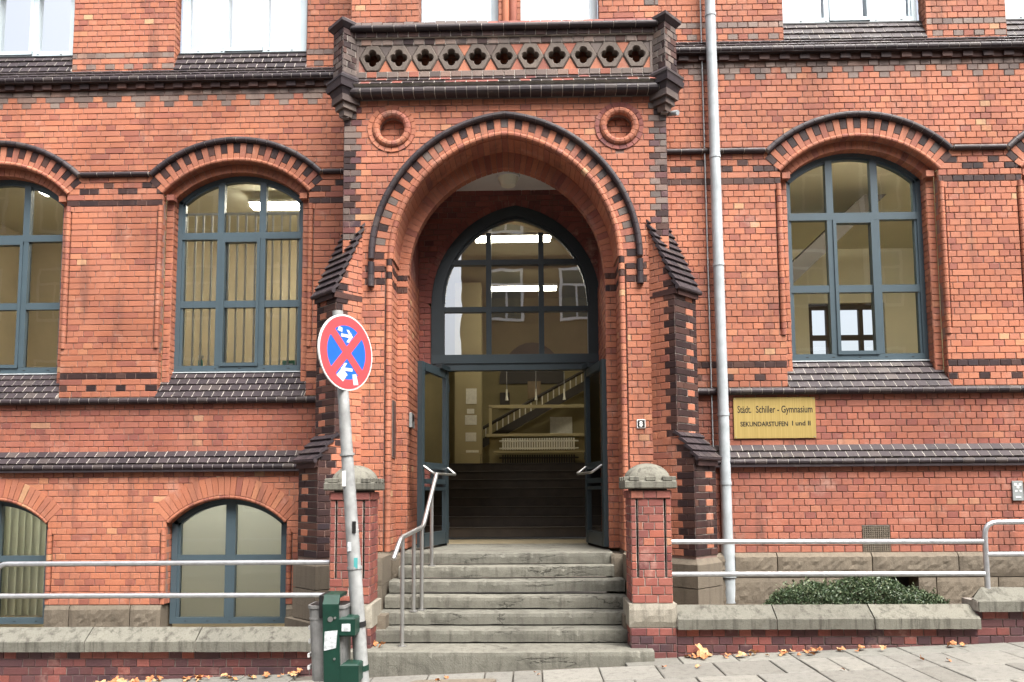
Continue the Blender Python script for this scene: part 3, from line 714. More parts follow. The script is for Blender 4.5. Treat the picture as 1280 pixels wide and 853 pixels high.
for s in (-1, 1):
    f2 = Fr((s * 1.895, 0, 0), (0, 1, 0), (s, 0, 0)); wall(f2, 0, .8 if s < 0 else .4, .97, 6.5, BR, 'portal', gP, (), lambda i, n, v, u: 'brick_dark' if u < (.19 if i % 2 else .125) and v > 4.5 else 'brick_red', dark=DK, stretch=.2)
    # first order: corner roll, reveal, second order
    m = 43; h = (4.335 - 0.97) / m
    for k in range(m):
        z = .97 + k * h; mt = 'brick_dark' if k in (40, 42) else 'brick_red'
        RO.add(*vroll(PT, rollprof(s * 1.345, -.006, .034, 8, -100, 100, .05), z + .004, z + h - .004), mt, 'portal')
    gg = G(); gbox(gg, PT, *sorted((s * 1.37, s * 1.6)), 4.25, 4.40, -.1, -.001, 'brick_red'); gP.add(gg.v, gg.f, 'brick_red')
    gg = G(); gbox(gg, PT, *sorted((s * 1.33, s * 1.41)), .97, 4.3, -.09, -.035, 'brick_red'); gP.add(gg.v, gg.f, 'mortar_red')
    f2 = Fr((s * 1.312, .012, 0), (0, 1, 0), (-s, 0, 0)); wall(f2, 0, .39, .97, 4.335, BR, 'portal', gP, (), lambda i, n, v, u: 'brick_dark' if i in (40, 42) else 'brick_red', dark=DK, stretch=.1)
    f2 = Fr((0, .40, 0), (1, 0, 0), (0, -1, 0)); u0, u1 = sorted((s * 1.19, s * 1.33))
    wall(f2, u0, u1, .97, 4.265, BR, 'portal', gP, (), lambda i, n, v, u: 'brick_dark' if i in (40, 42) else 'brick_red', dark=DK, stretch=0)
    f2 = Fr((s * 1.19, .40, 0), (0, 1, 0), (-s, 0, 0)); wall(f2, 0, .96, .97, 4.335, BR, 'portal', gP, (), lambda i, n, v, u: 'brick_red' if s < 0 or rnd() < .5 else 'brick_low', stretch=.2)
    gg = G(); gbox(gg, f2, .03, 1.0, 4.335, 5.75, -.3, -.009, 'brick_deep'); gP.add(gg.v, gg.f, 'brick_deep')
    gg = G(); gbox(gg, Fr((0, .4, 0), (1, 0, 0), (0, -1, 0)), *sorted((s * 1.14, s * 1.33)), 3.78, 3.86, -.06, .03, 'brick_dark')
n = 57
for k in range(n):
    t0, t1 = k / n, (k + 1) / n
    if k % 2 == 0:
        VO.add(*arc_piece(PT, PA, [(1.617, .004), (1.722, .004), (1.722, -.1), (1.617, -.1)], t0, t1, .05), 'brick_dark' if rnd() < .8 else 'brick_grey', 'portal')
        VO.add(*arc_piece(PT, PA, [(1.575, .004), (1.611, .004), (1.611, -.1), (1.575, -.1)], t0, t1, .05), 'brick_red', 'portal')
    else: VO.add(*arc_piece(PT, PA, [(1.575, .006), (1.722, .006), (1.722, -.1), (1.575, -.1)], t0, t1, .05), 'brick_red', 'portal')
    RO.add(*arc_piece(PT, PA, rollprof(1.541, -.012, .036, 8, -120, 95, .08), t0, t1, .04), 'brick_red', 'portal')
    VO.add(*arc_piece(PT, PA, [(1.503, -.05), (1.60, -.05), (1.60, -.40), (1.503, -.40)], t0, t1, .035), 'brick_red', 'portal')
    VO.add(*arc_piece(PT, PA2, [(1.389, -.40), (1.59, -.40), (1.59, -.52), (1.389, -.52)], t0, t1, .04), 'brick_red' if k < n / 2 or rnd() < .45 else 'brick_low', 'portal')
for k in range(40):
    a, b = k / 40, (k + 1) / 40
    gP.add(*arc_piece(PT, PA, [(1.512, -.06), (1.576, -.006), (1.765, -.006), (1.765, -.41), (1.512, -.41)], a, b), 'mortar_red')
    gP.add(*arc_piece(PT, PA2, [(1.397, -.408), (1.62, -.408), (1.62, -.54), (1.397, -.51)], a, b), 'mortar_red')
    HO.add(*arc_piece(PT, PA, rollprof(1.762, .024, .036, 8, -95, 100, .08), a, b, .015), 'tile_dark', 'portal')
    gP.add(*arc_piece(PT, PA, rollprof(1.762, .02, .032, 8, -95, 100, .08), a, b), 'mortar_dark')
for s in (-1, 1):
    for z0, z1 in ((4.15, 4.295), (4.01, 4.145)): HO.add(*vroll(PT, rollprof(s * 1.553, .024, .037, 8, -95, 95, .06), z0, z1), 'tile_dark', 'portal')
for u, z in ROUND:                                # roundels
    ar = Arch(u, z, 0, math.pi)
    for k in range(20):
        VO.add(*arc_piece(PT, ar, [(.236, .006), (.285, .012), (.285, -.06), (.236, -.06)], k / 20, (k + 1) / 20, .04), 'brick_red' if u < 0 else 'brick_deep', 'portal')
        RO.add(*arc_piece(PT, ar, rollprof(.189, -.006, .044, 9, -140, 110, .06), k / 20, (k + 1) / 20, .04), 'brick_red', 'portal')
        gP.add(*arc_piece(PT, ar, [(.148, -.06), (.2, -.006), (.34, -.006), (.34, -.12), (.148, -.12)], k / 20, (k + 1) / 20), 'mortar_red')
    f2 = Fr((0, .085, 0), (1, 0, 0), (0, -1, 0)); wall(f2, u - .19, u + .19, z - .193, z + .193, BR, 'portal', gP, (), None, stretch=.1)
# vestibule: ceiling, back wall with the door arch
gP.box(-1.5, 1.5, .50, 1.36, 5.69, 5.80, 'white_plaster')
DA = Arch(.10, 4.148, .22, None, .058)
def door_op(v):
    if v < 4.148: return (.10 - 1.13, .10 + 1.13)
    h = DA.half(1.47, v); return (.10 - h, .10 + h) if h else None
DW = Fr((0, 1.35, 0), (1, 0, 0), (0, -1, 0))
wall(DW, -1.35, 1.45, .95, 5.70, BR, 'portal', gP, [door_op], lambda i, n, v, u: 'brick_deep', stretch=.3)  # deep brick here puts the porch shade into the back wall's colour
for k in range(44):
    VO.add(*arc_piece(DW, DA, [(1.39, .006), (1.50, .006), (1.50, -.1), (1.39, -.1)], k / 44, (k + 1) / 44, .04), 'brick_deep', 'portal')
    gP.add(*arc_piece(DW, DA, [(1.38, -.01), (1.51, -.005), (1.51, -.15), (1.38, -.15)], k / 44, (k + 1) / 44), 'mortar_red')
# ---- balcony parapet
BAL = Fr((0, -.05, 0), (1, 0, 0), (0, -1, 0)); XB = 1.80
def course(fr, u0, u1, z0, z1, w, mats, pool, par, bu=BU, dep=.03, mort='mortar_white', ph=0.0):
    k = math.floor((u0 - ph) / bu); c = [u0]
    while True:
        k += 1; x = k * bu + ph
        if x > u1 - .03: break
        if x > u0 + .03: c.append(x)
    c.append(u1); gbox(gP, fr, u0, u1, z0, z1, w - .15, w - .008, mort)
    for a, b in zip(c, c[1:]): pool.add(*brick(fr, a, a, b, b, z0, z1, w + ru(-.002, .002), depth=dep), random.choice(mats), par)
band(BAL, 6.312, .035, -XB, XB, r=.056, pool=HO); gbox(gP, BAL, -XB, XB, 6.262, 6.30, -.2, -.03, 'tile_dark')
tiles(BAL, -XB, XB, 6.505, -.02, 6.372, .085, 2, gP, mixred=.35)
course(BAL, -XB, XB, 6.505, 6.582, 0, ['brick_ash'] * 3 + ['brick_grey', 'brick_low'], DK, 'balcony')
course(BAL, -XB, XB, 6.905, 6.985, 0, ['brick_ash'] * 3 + ['brick_grey', 'brick_dark'], DK, 'balcony', ph=.06)
course(BAL, -XB, XB, 6.985, 7.055, .03, ['brick_dark'], DK, 'balcony')
band(BAL, 7.085, .055, -XB, XB, r=.034, step=.25, pool=HO)
for k in range(29):
    a = -XB + k * (2 * XB) / 29; mt = 'brick_grey' if k < 13 else 'brick_deep'
    v, f = hroll(BAL, [(7.105, .075), (7.15 + (ru(0, .02) if k < 13 else 0), .05), (7.185 + ru(-.004, .01), -.09), (7.105, -.2)], a + .004, a + 2 * XB / 29 - .004); TI.add(v, f, mt, 'balcony')
gbox(gP, BAL, -XB, XB, 7.06, 7.15, -.19, .03, 'mortar_dark'); gbox(gP, BAL, -XB, XB, 6.27, 6.3, -.3, -.04, 'mortar_dark')
PITCHQ = 3.42 / 11
hexa = [(.152, .018), (.072, .1605), (-.072, .1605), (-.152, .018), (-.152, -.018), (-.072, -.1605), (.072, -.1605), (.152, -.018)]
def ray_poly(th):
    d = (math.cos(th), math.sin(th)); best = 9
    for (x0, y0), (x1, y1) in zip(hexa, hexa[1:] + hexa[:1]):
        ex, ey = x1 - x0, y1 - y0; den = d[0] * ey - d[1] * ex
        if abs(den) < 1e-9: continue
        t = (x0 * ey - y0 * ex) / den; s = (x0 * d[1] - y0 * d[0]) / den
        if t > 0 and -1e-6 <= s <= 1 + 1e-6: best = min(best, t)
    return best
def ray_quat(th, d=.052, r=.0435):
    best = 0.03
    for k in range(4):
        a = k * math.pi / 2; b = d * math.cos(th - a); disc = r * r - (d * math.sin(th - a)) ** 2
        if disc > 0 and b + math.sqrt(disc) > best: best = b + math.sqrt(disc)
    return best
QN = 64
def quatre(u, z):
    th = [2 * math.pi * k / QN + 1e-3 for k in range(QN)]; v = []
    for rf, ww in ((ray_poly, -.10), (ray_poly, -.012), (lambda a: ray_poly(a) - .014, .004), (lambda a: ray_quat(a) + .012, .004), (lambda a: ray_quat(a), -.012), (lambda a: ray_quat(a), -.10)):
        for a in th: r = rf(a); v.append(BAL.p(u + r * math.cos(a), z + r * math.sin(a), ww))
    f = []
    for q in range(5):
        for k in range(QN): f.append((q * QN + k, q * QN + (k + 1) % QN, (q + 1) * QN + (k + 1) % QN, (q + 1) * QN + k))
    return v, f
gbq = []
for k in range(11): gbq.append((-1.71 + PITCHQ * (k + .5), 6.744))
def build_balcony(par):
    for u, z in gbq:
        v, f = quatre(u, z); mesh_obj('quatrefoil_stone', v, f, 'stone_quatrefoil', par, tones=[rnd()] * len(f))
    us = [-1.71 - PITCHQ / 2 + PITCHQ * k for k in range(13)]
    for a in [u for u, z in gbq] + [us[0]]:
        m = a + PITCHQ / 2
        for s in (-1, 1):
            pts = [(m - .075, 6.744 + s * .158), (m + .075, 6.744 + s * .158), (m + .003, 6.744 + s * .026), (m - .003, 6.744 + s * .026)]
            v, f = polyprism(BAL, pts, -.08, -.014); mesh_obj('infill_brick', v, f, 'brick_red' if s < 0 else random.choice(['brick_red', 'brick_grey']), par, tones=[rnd()] * len(f))
            gg = [(m - .09, 6.744 + s * .163), (m + .09, 6.744 + s * .163), (m, 6.744 + s * .005)]
            v, f = polyprism(BAL, gg, -.09, -.022); mesh_obj('infill_mortar', v, f, 'mortar_dark', par)
gbox(gP, BAL, -XB, -1.715, 6.58, 6.905, -.12, -.004, 'brick_grey'); gbox(gP, BAL, 1.715, XB, 6.58, 6.905, -.12, -.004, 'brick_grey')
# corner turrets, set diagonally, on stepped corbels
def dia(cx, cy, hd, z0, z1, hd1=None):
    hd1 = hd if hd1 is None else hd1
    return prism([(cx, cy - hd, z0), (cx + hd, cy, z0), (cx, cy + hd, z0), (cx - hd, cy, z0)], [(cx, cy - hd1, z1), (cx + hd1, cy, z1), (cx, cy + hd1, z1), (cx - hd1, cy, z1)])
def turret(par, s):
    cx, cy, q = s * 1.87, -.015, math.sqrt(.5)
    for z0, z1, a, b, m in ((7.07, 7.12, .165, .225, 'tile_dark'), (7.12, 7.155, .225, .225, 'tile_dark'), (7.157, 7.26, .215, .04, 'brick_grey'), (6.465, 6.52, .235, .165, 'tile_dark'), (6.435, 6.463, .24, .24, 'tile_dark'), (6.40, 6.433, .22, .235, 'tile_dark'), (6.335, 6.398, .23, .245, 'tile_dark'), (6.265, 6.333, .165, .20, 'tile_dark'), (6.185, 6.262, .17, .17, 'brick_grey'), (6.115, 6.182, .125, .125, 'brick_grey'), (6.04, 6.112, .075, .085, 'brick_grey')):
        v, f = dia(cx, cy, a, z0, z1, b); mesh_obj('moulding', v, f, m, par, tones=[rnd()] * len(f))
    hd = .16; L = hd / q
    for O, U, Nn in (((cx - hd, cy, 0), (q, -q, 0), (-q, -q, 0)), ((cx, cy - hd, 0), (q, q, 0), (q, -q, 0))):
        wall(Fr(O, U, Nn), 0, L, 6.52, 7.07, DK, par, gP, (), lambda i, n, v, u: 'brick_dark' if rnd() < .5 else 'brick_grey', mort='mortar_white', stretch=0, bu=.113)
    v, f = dia(cx, cy, .14, 6.5, 7.08); mesh_obj('core', v, f, 'mortar_dark', par)
# ---- wall above the balcony with twin windows
UPW = Fr((0, .14, 0), (1, 0, 0), (0, -1, 0))
wall(UPW, -1.86, 1.86, 6.3, 8.4, BR, 'portal', gP, [rect_op(-1.03, -.07, 7.22, 9.3), rect_op(.20, 1.14, 7.22, 9.3)], lambda i, n, v, u: 'brick_grey' if u > 1.66 and i % 3 == 0 else 'brick_red', dark=DK)
for a, b in ((-1.86, -1.03), (-.07, .20), (1.14, 1.86)): gbox(gP, UPW, a, b, 8.4, 9.6, -.3, -.02, 'brick_red')
for c in (-.55, .67):
    f2 = Fr(UPW.p(0, 0, -.16), UPW.U, UPW.N)
    o = window(f2, c, 7.22, .47, ('flat', 9.3), (), (8.5,), 'frame_pale', 'glass_upper')
    gg = G(); gbox(gg, f2, c - .48, c + .48, 7.22, 9.3, -.11, -.10, 'glare_white'); gg.build('blind_or_glare_sheet', o)  # same added white sheet, standing in for sky glare on the glass
    for s in (-1, 1): reveal(UPW, c + s * .48, -s, 0, -.2, 7.22, 8.4, gP, 'portal')
for u in (.02, .11): RO.add(*vroll(UPW, rollprof(u, .0, .045, 8, -90, 90, .05), 6.8, 8.4), 'brick_red', 'portal')
PART['portal'] = gP.build('portal_wall', SB)
PART['balcony'] = boxobj('balcony_floor', -1.75, 1.75, 0.0, .3, 6.25, 6.33, 'mortar_dark', SB)
build_balcony(PART['balcony'])
for s in (-1, 1):
    t = boxobj('turret_socle', s * 1.87 - .04, s * 1.87 + .04, -.05, .1, 6.02, 6.2, 'mortar_dark', SB); PART['t%d' % s] = t
    gP = G(); turret(t, s); gP.build('turret_backing', t)
gP = G()
# ---- diagonal buttresses at the portal corners
Q = math.sqrt(.5)
def buttress(s):
    key = 'butt%d' % s; g0 = G()
    D = np.array((s * Q, -Q, 0)); T = np.array((s * Q, Q, 0)); A = np.array((s * 1.657, 0, 0)); w = .433
    def corners(L): B = A + D * L; return B, B + T * w
    def colf(i, n, v, u):                          # flank: dark quoins at the outer edge
        return 'brick_dark' if u > colf.L - (.19 if i % 2 else .11) else 'brick_red'
    def cole(i, n, v, u):
        if i % 2 == 0: return 'brick_dark'
        return 'brick_red' if .15 < u < .29 else 'brick_dark'
    for L, z0, z1, ztop in ((.338, 2.15, 3.93, 4.62), (.535, .93, 2.0, 2.29)):
        B, C = corners(L); colf.L = L
        sl = (4.68 - 3.93) / .338
        def op(v, L=L, z1=z1): return None
        ff = Fr(A, D, -T); n = round((ztop - z0) / HC)
        def cut(v, z1=z1, L=L): return (((4.66 - v) / sl, L + .2) if L < .5 else (.30 + (2.29 - v) * .873, L + .2)) if v > z1 - .01 else None
        wall(ff, -.02, L, z0, ztop, BR, key, g0, [cut], colf, dark=DK, stretch=.1)
        wall(Fr(B, T, D), 0, w, z0, z1, DK, key, g0, (), cole, stretch=.9, mort='mortar_white', bu=.144)
        wall(Fr(C, -D, T), 0, L + .4, z0, z1, BR, key, g0, (), lambda i, n, v, u: 'brick_dark' if u < (.19 if i % 2 else .11) else 'brick_red', dark=DK)
        # solid core
        E_, F_ = A - D * .35, A - D * .35 + T * w; ins = .012
        P = [B - D * ins + T * ins, C - D * ins - T * ins, F_ - T * ins, E_ + T * ins]
        top = [z1, z1, ztop, ztop] if L < .5 else [z1] * 4
        v, f = prism([(p[0], p[1], z0 - .1) for p in P], [(p[0], p[1], t) for p, t in zip(P, top)]); g0.add(v, f, 'mortar_red')
    PART[key] = g0.build('buttress', SB)
    # weathered tile roofs: rows run across T, fall along D
    def roof(La, za, Lb, zb, rows, over=.02):
        for k in range(rows):
            a, b = k / rows, (k + 1) / rows
            P0 = A + D * (La + (Lb - La) * a); z0 = za + (zb - za) * a; P1 = A + D * (La + (Lb - La) * b + .012); z1 = za + (zb - za) * b
            nn = np.array((D[0] * (za - zb), D[1] * (za - zb), 0)) + np.array((0, 0, Lb - La)); nn = nn / np.linalg.norm(nn)
            ncut = 4; cs = [-over + (w + 2 * over) * q / ncut for q in range(ncut + 1)]
            if k % 2: cs = [-over] + [(cs[q] + cs[q + 1]) / 2 for q in range(ncut)] + [w + over]
            for c0, c1 in zip(cs, cs[1:]):
                def pt(P, z, c, d): p = P + T * c + nn * d; return (p[0], p[1], z + nn[2] * d)
                g_ = .003
                prof = lambda c: [pt(P0, z0, c, .008), pt(P1, z1, c, .025), pt(P1, z1, c, .0), pt(P0, z0, c, -.03)]
                TI.add(*prism(prof(c0 + g_), prof(c1 - g_)), 'tile_dark', key)
        P0 = A + D * La; P1 = A + D * Lb
        pr = lambda c: [tuple(P0 + T * c + np.array((0, 0, za))), tuple(P1 + T * c + np.array((0, 0, zb))), tuple(P1 + T * c + np.array((0, 0, zb - .08))), tuple(P0 + T * c + np.array((0, 0, za - .3)))]
        gq = G(); gq.add(*prism(pr(.02), pr(w - .02)), 'brick_dark'); gq.build('roof_bed', PART[key])
    roof(-.30, 4.68 + .3 * sl, .375, 3.90, 16); roof(.30, 2.30, .575, 1.985, 4)
    v, f = tube([tuple(A + D * .385 + T * -.02 + np.array((0, 0, 3.90))), tuple(A + D * .385 + T * (w + .02) + np.array((0, 0, 3.90)))], .028, 10); HO.add(v, f, 'tile_dark', key)
    v, f = tube([tuple(A + D * .58 + T * -.02 + np.array((0, 0, 1.985))), tuple(A + D * .58 + T * (w + .02) + np.array((0, 0, 1.985)))], .024, 10); HO.add(v, f, 'tile_dark', key)
    # corbel course under the upper roof
    B, C = corners(.365); P = [B - T * .01, C + T * .01, C - D * .4, B - D * .4]
    for z0, z1, e, m in ((3.83, 3.895, .0, 'brick_dark'),):
        v, f = prism([(p[0], p[1], z0) for p in P], [(p[0], p[1], z1) for p in P]); DK.add(v, f, m, key)
    # stone foot
    B, C = corners(.565)
    for z0, z1, cut in ((.60, .915, .05), (.27, .59, 0), (-.3, .26, -.06)):
        P = [B - T * .03, C + T * .03, C + T * .03 - D * .8, B - T * .03 - D * .8]; P2 = [p - D * max(cut, 0) + T * (max(cut, 0) if i in (0, 3) else -max(cut, 0)) for i, p in enumerate(P)]
        if cut < 0: P = P2 = [B - T * .09 + D * .06, C + T * .09 + D * .06, C + T * .09 - D * .8, B - T * .09 - D * .8]
        zc = z1 - .07
        v = [(p[0], p[1], z0) for p in P] + [(p[0], p[1], zc) for p in P] + [(p[0], p[1], z1) for p in P2]
        f = [(3, 2, 1, 0), (8, 9, 10, 11)] + [(k * 4 + i, k * 4 + (i + 1) % 4, k * 4 + 4 + (i + 1) % 4, k * 4 + 4 + i) for k in (0, 1) for i in range(4)]
        mesh_obj('plinth_block', v, f, 'stone_plinth', PART[key], tones=[rnd()] * len(f))
for s in (-1, 1): buttress(s)
# stone feet of the portal jambs beside the steps
for s in (-1, 1):
    for z0, z1 in ((-.2, .30), (.305, .64), (.645, .965)):
        x0, x1 = sorted((s * 1.315, s * 1.95)); stone('plinth_block', x0, x1, -.045, .45, z0, z1, 'stone_plinth', PART['portal'], .014)
    x0, x1 = sorted((s * 1.17, s * 1.31)); stone('plinth_block', x0, x1, .0, .6, -.2, .93, 'stone_plinth', PART['portal'], .01)
for p in (BR, DK, VO, TI, RO, HO): p.done()

# ================================================================== THE ENTRANCE DOOR
DF = Fr((0, 1.36, 0), (1, 0, 0), (0, -1, 0)); dc = .10
g = G()
for k in range(40):
    a, b = k / 40, (k + 1) / 40
    g.add(*arc_piece(DF, DA, [(1.255, .03), (1.40, .03), (1.40, -.08), (1.255, -.08)], a, b), 'frame_dark')
    g.add(*arc_piece(DF, DA, [(1.225, .005), (1.255, .005), (1.255, -.07), (1.225, -.07)], a, b), 'frame_dark')
for s in (-1, 1):
    a, b = sorted((dc + s * 1.125, dc + s * .955)); gbox(g, DF, a, b, 3.45, 4.148, -.08, .03, 'frame_dark')
    a, b = sorted((dc + s * 1.125, dc + s * .915)); gbox(g, DF, a, b, .955, 3.24, -.08, .03, 'frame_dark')
gbox(g, DF, dc - 1.125, dc + 1.125, 3.24, 3.45, -.08, .032, 'frame_door')
gbox(g, DF, dc - 1.1, dc + 1.1, 3.33, 3.345, .032, .05, 'frame_door')
for u in (-.36, .34): gbox(g, DF, dc + u - .035, dc + u + .035, 3.45, 5.1, -.06, .025, 'frame_dark')
for z in (4.06, 4.70): gbox(g, DF, dc - 1.0, dc + 1.0, z - .035, z + .035, -.06, .02, 'frame_dark')
DOOR = g.build('door_frame', SB)
us = [dc - .97, dc - .36, dc + .34, dc + .97]; zs = [3.45, 4.06, 4.70, None]
for i in range(3):
    for j in range(3):
        a, b, z0 = us[i], us[i + 1], zs[j]
        if j == 2:
            top = []
            for k in range(9):
                u = b + (a - b) * k / 8; x = abs(u - dc) + .22; top.append((u, max(4.71, 4.148 + math.sqrt(max(0, 1.182 ** 2 - x * x)))))
            pts = [(a, z0), (b, z0)] + top
        else: pts = [(a, z0), (b, z0), (b, zs[j + 1]), (a, zs[j + 1])]
        mesh_obj('pane', [DF.p(u, v, -.02) for u, v in pts], [tuple(range(len(pts)))], 'glass_fan', DOOR)
def leaf(hx, hy, ex, ey, s):
    """glazed door leaf standing open from its hinge (hx, hy) to its outer edge (ex, ey)"""
    d = np.array((ex - hx, ey - hy, 0)); L = np.linalg.norm(d); d = d / L; n = np.array((-d[1], d[0], 0)); n = n if n[0] * s < 0 else -n
    fr = Fr((hx, hy, 0), d, n); g = G()
    z0, z1 = .985, 3.215
    for a, b in ((0, .085), (L - .085, L)): gbox(g, fr, a, b, z0, z1, -.03, .03, 'frame_door')
    for a, b in ((z0, z0 + .16), (z1 - .10, z1), (1.74, 1.80), (1.66, 1.70), (1.92, 2.0)): gbox(g, fr, .11, L - .11, a, b, -.028, .028, 'frame_door')
    o = g.build('door_leaf', SB)
    for a, b in ((z0 + .16, 1.66), (2.0, z1 - .1)): mesh_obj('pane', [fr.p(.11, a), fr.p(L - .11, a), fr.p(L - .11, b), fr.p(.11, b)], [(0, 1, 2, 3)], 'glass', o)
    tubeobj('push_bar', fillet([fr.p(.04, 1.95, .03), fr.p(.06, 1.86, .15), fr.p(L - .08, 1.86, .15), fr.p(L - .05, 1.95, .03)], .04), .016, 'steel', o, 8)
    gg = G(); gbox(gg, fr, .02, .32, z1 + .0, z1 + .055, -.02, .06, 'frame_dark'); gg.build('door_closer', o)
    for z in (1.2, 2.1, 3.0): tubeobj('hinge', [fr.p(-.01, z - .05, .02), fr.p(-.01, z + .05, .02)], .014, 'frame_dark', o, 8)
    return o
leaf(-.815, 1.30, -1.045, .43, -1); leaf(1.015, 1.30, 1.165, .42, 1)
t = thing('intercom', 'small grey intercom panel on the brick reveal beside the left door leaf', 'intercom', (-1.17, .62, 2.2))
boxobj('housing', -1.185, -1.15, .52, .72, 2.42, 2.6, 'plate_grey', t); boxobj('screen', -1.152, -1.146, .56, .68, 2.5, 2.58, 'black', t, .002)
t = thing('letter_plate', 'narrow dark metal plate set in the portal reveal left of the door', 'plate', (-1.30, .15, 2.1))
boxobj('plate', -1.312, -1.298, .08, .25, 2.05, 2.68, 'frame_dark', t, .003); boxobj('rim', -1.311, -1.303, .065, .265, 2.03, 2.70, 'brick_grey', t, .002)
t = thing('porch_lamp', 'round glass ceiling lamp under the white porch ceiling', 'lamp', (.02, .88, 5.69))
for nm, r0, r1, z0, z1, m in (('base', .15, .15, 5.66, 5.69, 'white_paint'), ('glass_bowl', .09, .135, 5.56, 5.66, 'blind_cream')):
    P = [(.02 + r * math.cos(2 * math.pi * k / 20), .88 + r * math.sin(2 * math.pi * k / 20), z) for r, z in ((r0, z0), (r1, z1)) for k in range(20)]
    mesh_obj(nm, P, [(k, (k + 1) % 20, 20 + (k + 1) % 20, 20 + k) for k in range(20)] + [tuple(range(20)), tuple(range(20, 40))], m, t)

# ================================================================== INTERIORS
def room(name, x0, x1, y0, y1, z0, z1, wallm, floorm, ceilm, back=True, right=True):
    g = G(); t = .1
    g.box(x0 - t, x0, y0, y1, z0, z1, wallm); g.box(x1, x1 + t, y0, y1, z0, z1, wallm)
    if back: g.box(x0 - t, x1 + t, y1, y1 + t, z0, z1, wallm)
    g.box(x0 - t, x1 + t, y0, y1 + t, z1, z1 + t, ceilm); g.box(x0 - t, x1 + t, y0, y1 + t, z0 - t, z0, floorm)
    return g.build(name, SB)
room('classroom', -9.1, -1.7, 1.06, 5.2, 2.75, 6.45, 'room_beige', 'floor_tile', 'room_white')
room('cellar_room', -9.1, -1.7, .99, 3.5, -.6, 2.55, 'room_beige', 'floor_tile', 'room_white')
hall = room('entrance_hall', -2.2, 2.4, 1.47, 8.6, .93, 6.1, 'hall_ochre', 'floor_tile', 'hall_tan', back=False)
sw = room('side_room', 2.55, 8.5, .63, 6.4, 2.75, 6.45, 'room_white', 'floor_tile', 'room_white', back=False)
g = G()                                            # back wall of the side room with its daylit window opening
for x0, x1, z0, z1 in ((2.45, 5.85, 2.75, 6.45), (7.35, 8.6, 2.75, 6.45), (5.85, 7.35, 5.35, 6.45), (5.85, 7.35, 2.75, 3.9)): g.box(x0, x1, 6.4, 6.6, z0, z1, 'room_white')
for x, w_ in ((5.85, .09), (6.22, .16), (6.87, .08), (7.26, .09)): g.box(x, x + w_, 6.48, 6.56, 3.9, 5.35, 'hall_dark')
for z in (3.9, 4.62, 5.24): g.box(5.85, 7.35, 6.47, 6.55, z, z + .10, 'hall_dark')
g.build('side_room_back_wall', SB)
g = G(); g.add(*prism([(3.4, 3.2, 3.9), (3.4, 3.2, 4.25), (5.6, 3.2, 6.3), (5.95, 3.2, 6.3)], [(3.4, 4.6, 3.9), (3.4, 4.6, 4.25), (5.6, 4.6, 6.3), (5.95, 4.6, 6.3)]), 'hall_dark'); g.build('stair_flight', SB)
def tube_lamp(x0, x1, y, z, label, mat='lamp_tube', group=None, dy=.07):
    t = thing('strip_light', label, 'lamp', ((x0 + x1) / 2, y, z), group)
    boxobj('housing', x0 - .02, x1 + .02, y - dy - .03, y + dy + .03, z + .055, z + .10, 'white_paint', t); boxobj('diffuser', x0, x1, y - dy, y + dy, z, z + .055, mat, t)
tube_lamp(-.55, .62, 3.0, 5.55, 'upper lit strip light seen through the arched fanlight')
tube_lamp(-.45, .82, 5.9, 5.55, 'lower lit strip light seen through the arched fanlight')
tube_lamp(-4.2, -2.6, 3.3, 6.25, 'lit strip light in the room with hanging blind slats', 'lamp_room', None, .1)
tube_lamp(-7.2, -5.6, 2.6, 6.25, 'lit strip light at the window cut by the frame edge', 'lamp_room', None, .1)
tube_lamp(4.2, 6.6, 1.25, 6.3, 'added unseen strip light filling the room right of the downpipe', 'fill_side', None, .1)  # out-of-view lamp added to brighten the dark right room
tube_lamp(-4.6, -2.4, 1.9, 2.35, 'added unseen strip light backlighting the basement roller blind', 'fill_cellar', None, .1)  # this lamp and the next are added to make the basement blinds bright
tube_lamp(-7.6, -5.6, 1.9, 2.35, 'added unseen strip light backlighting the basement vertical blind', 'fill_cellar', None, .1)
# hall: inner stairs, upper floor, far wall, radiators
g = G(); z = .955
IS = thing('inner_staircase', 'dark wide staircase rising inside the entrance hall', 'staircase', (.1, 3.0, .95))
for k in range(8):
    z0 = .955 + .15 * k; y0 = 2.92 + .3 * k
    v, f = bbox(-2.15, 2.35, y0, y0 + .34, z0, z0 + .15, .006); mesh_obj('step', v, f, 'stair_dark', IS)
    boxobj('nosing', -2.15, 2.35, y0 - .015, y0 + .03, z0 + .135, z0 + .153, 'hall_dark', IS, .003)
g = G(); g.box(-2.2, 2.4, 5.3, 8.6, 2.0, 2.155, 'floor_tile'); g.build('upper_landing', SB)
g = G(); ra, zc = .75, 4.55
g.box(-2.2, 2.4, 8.6, 8.8, 2.1, 6.1, 'hall_ochre'); g.build('hall_back_wall', SB)
g = G(); g.add(*prism([(.35 + ra * math.cos(math.pi * k / 16), 8.59, 4.1 + .95 * math.sin(math.pi * k / 16)) for k in range(17)], [(.35 + ra * math.cos(math.pi * k / 16), 8.56, 4.1 + .95 * math.sin(math.pi * k / 16)) for k in range(17)]), 'hall_dark'); g.build('arched_niche', SB)
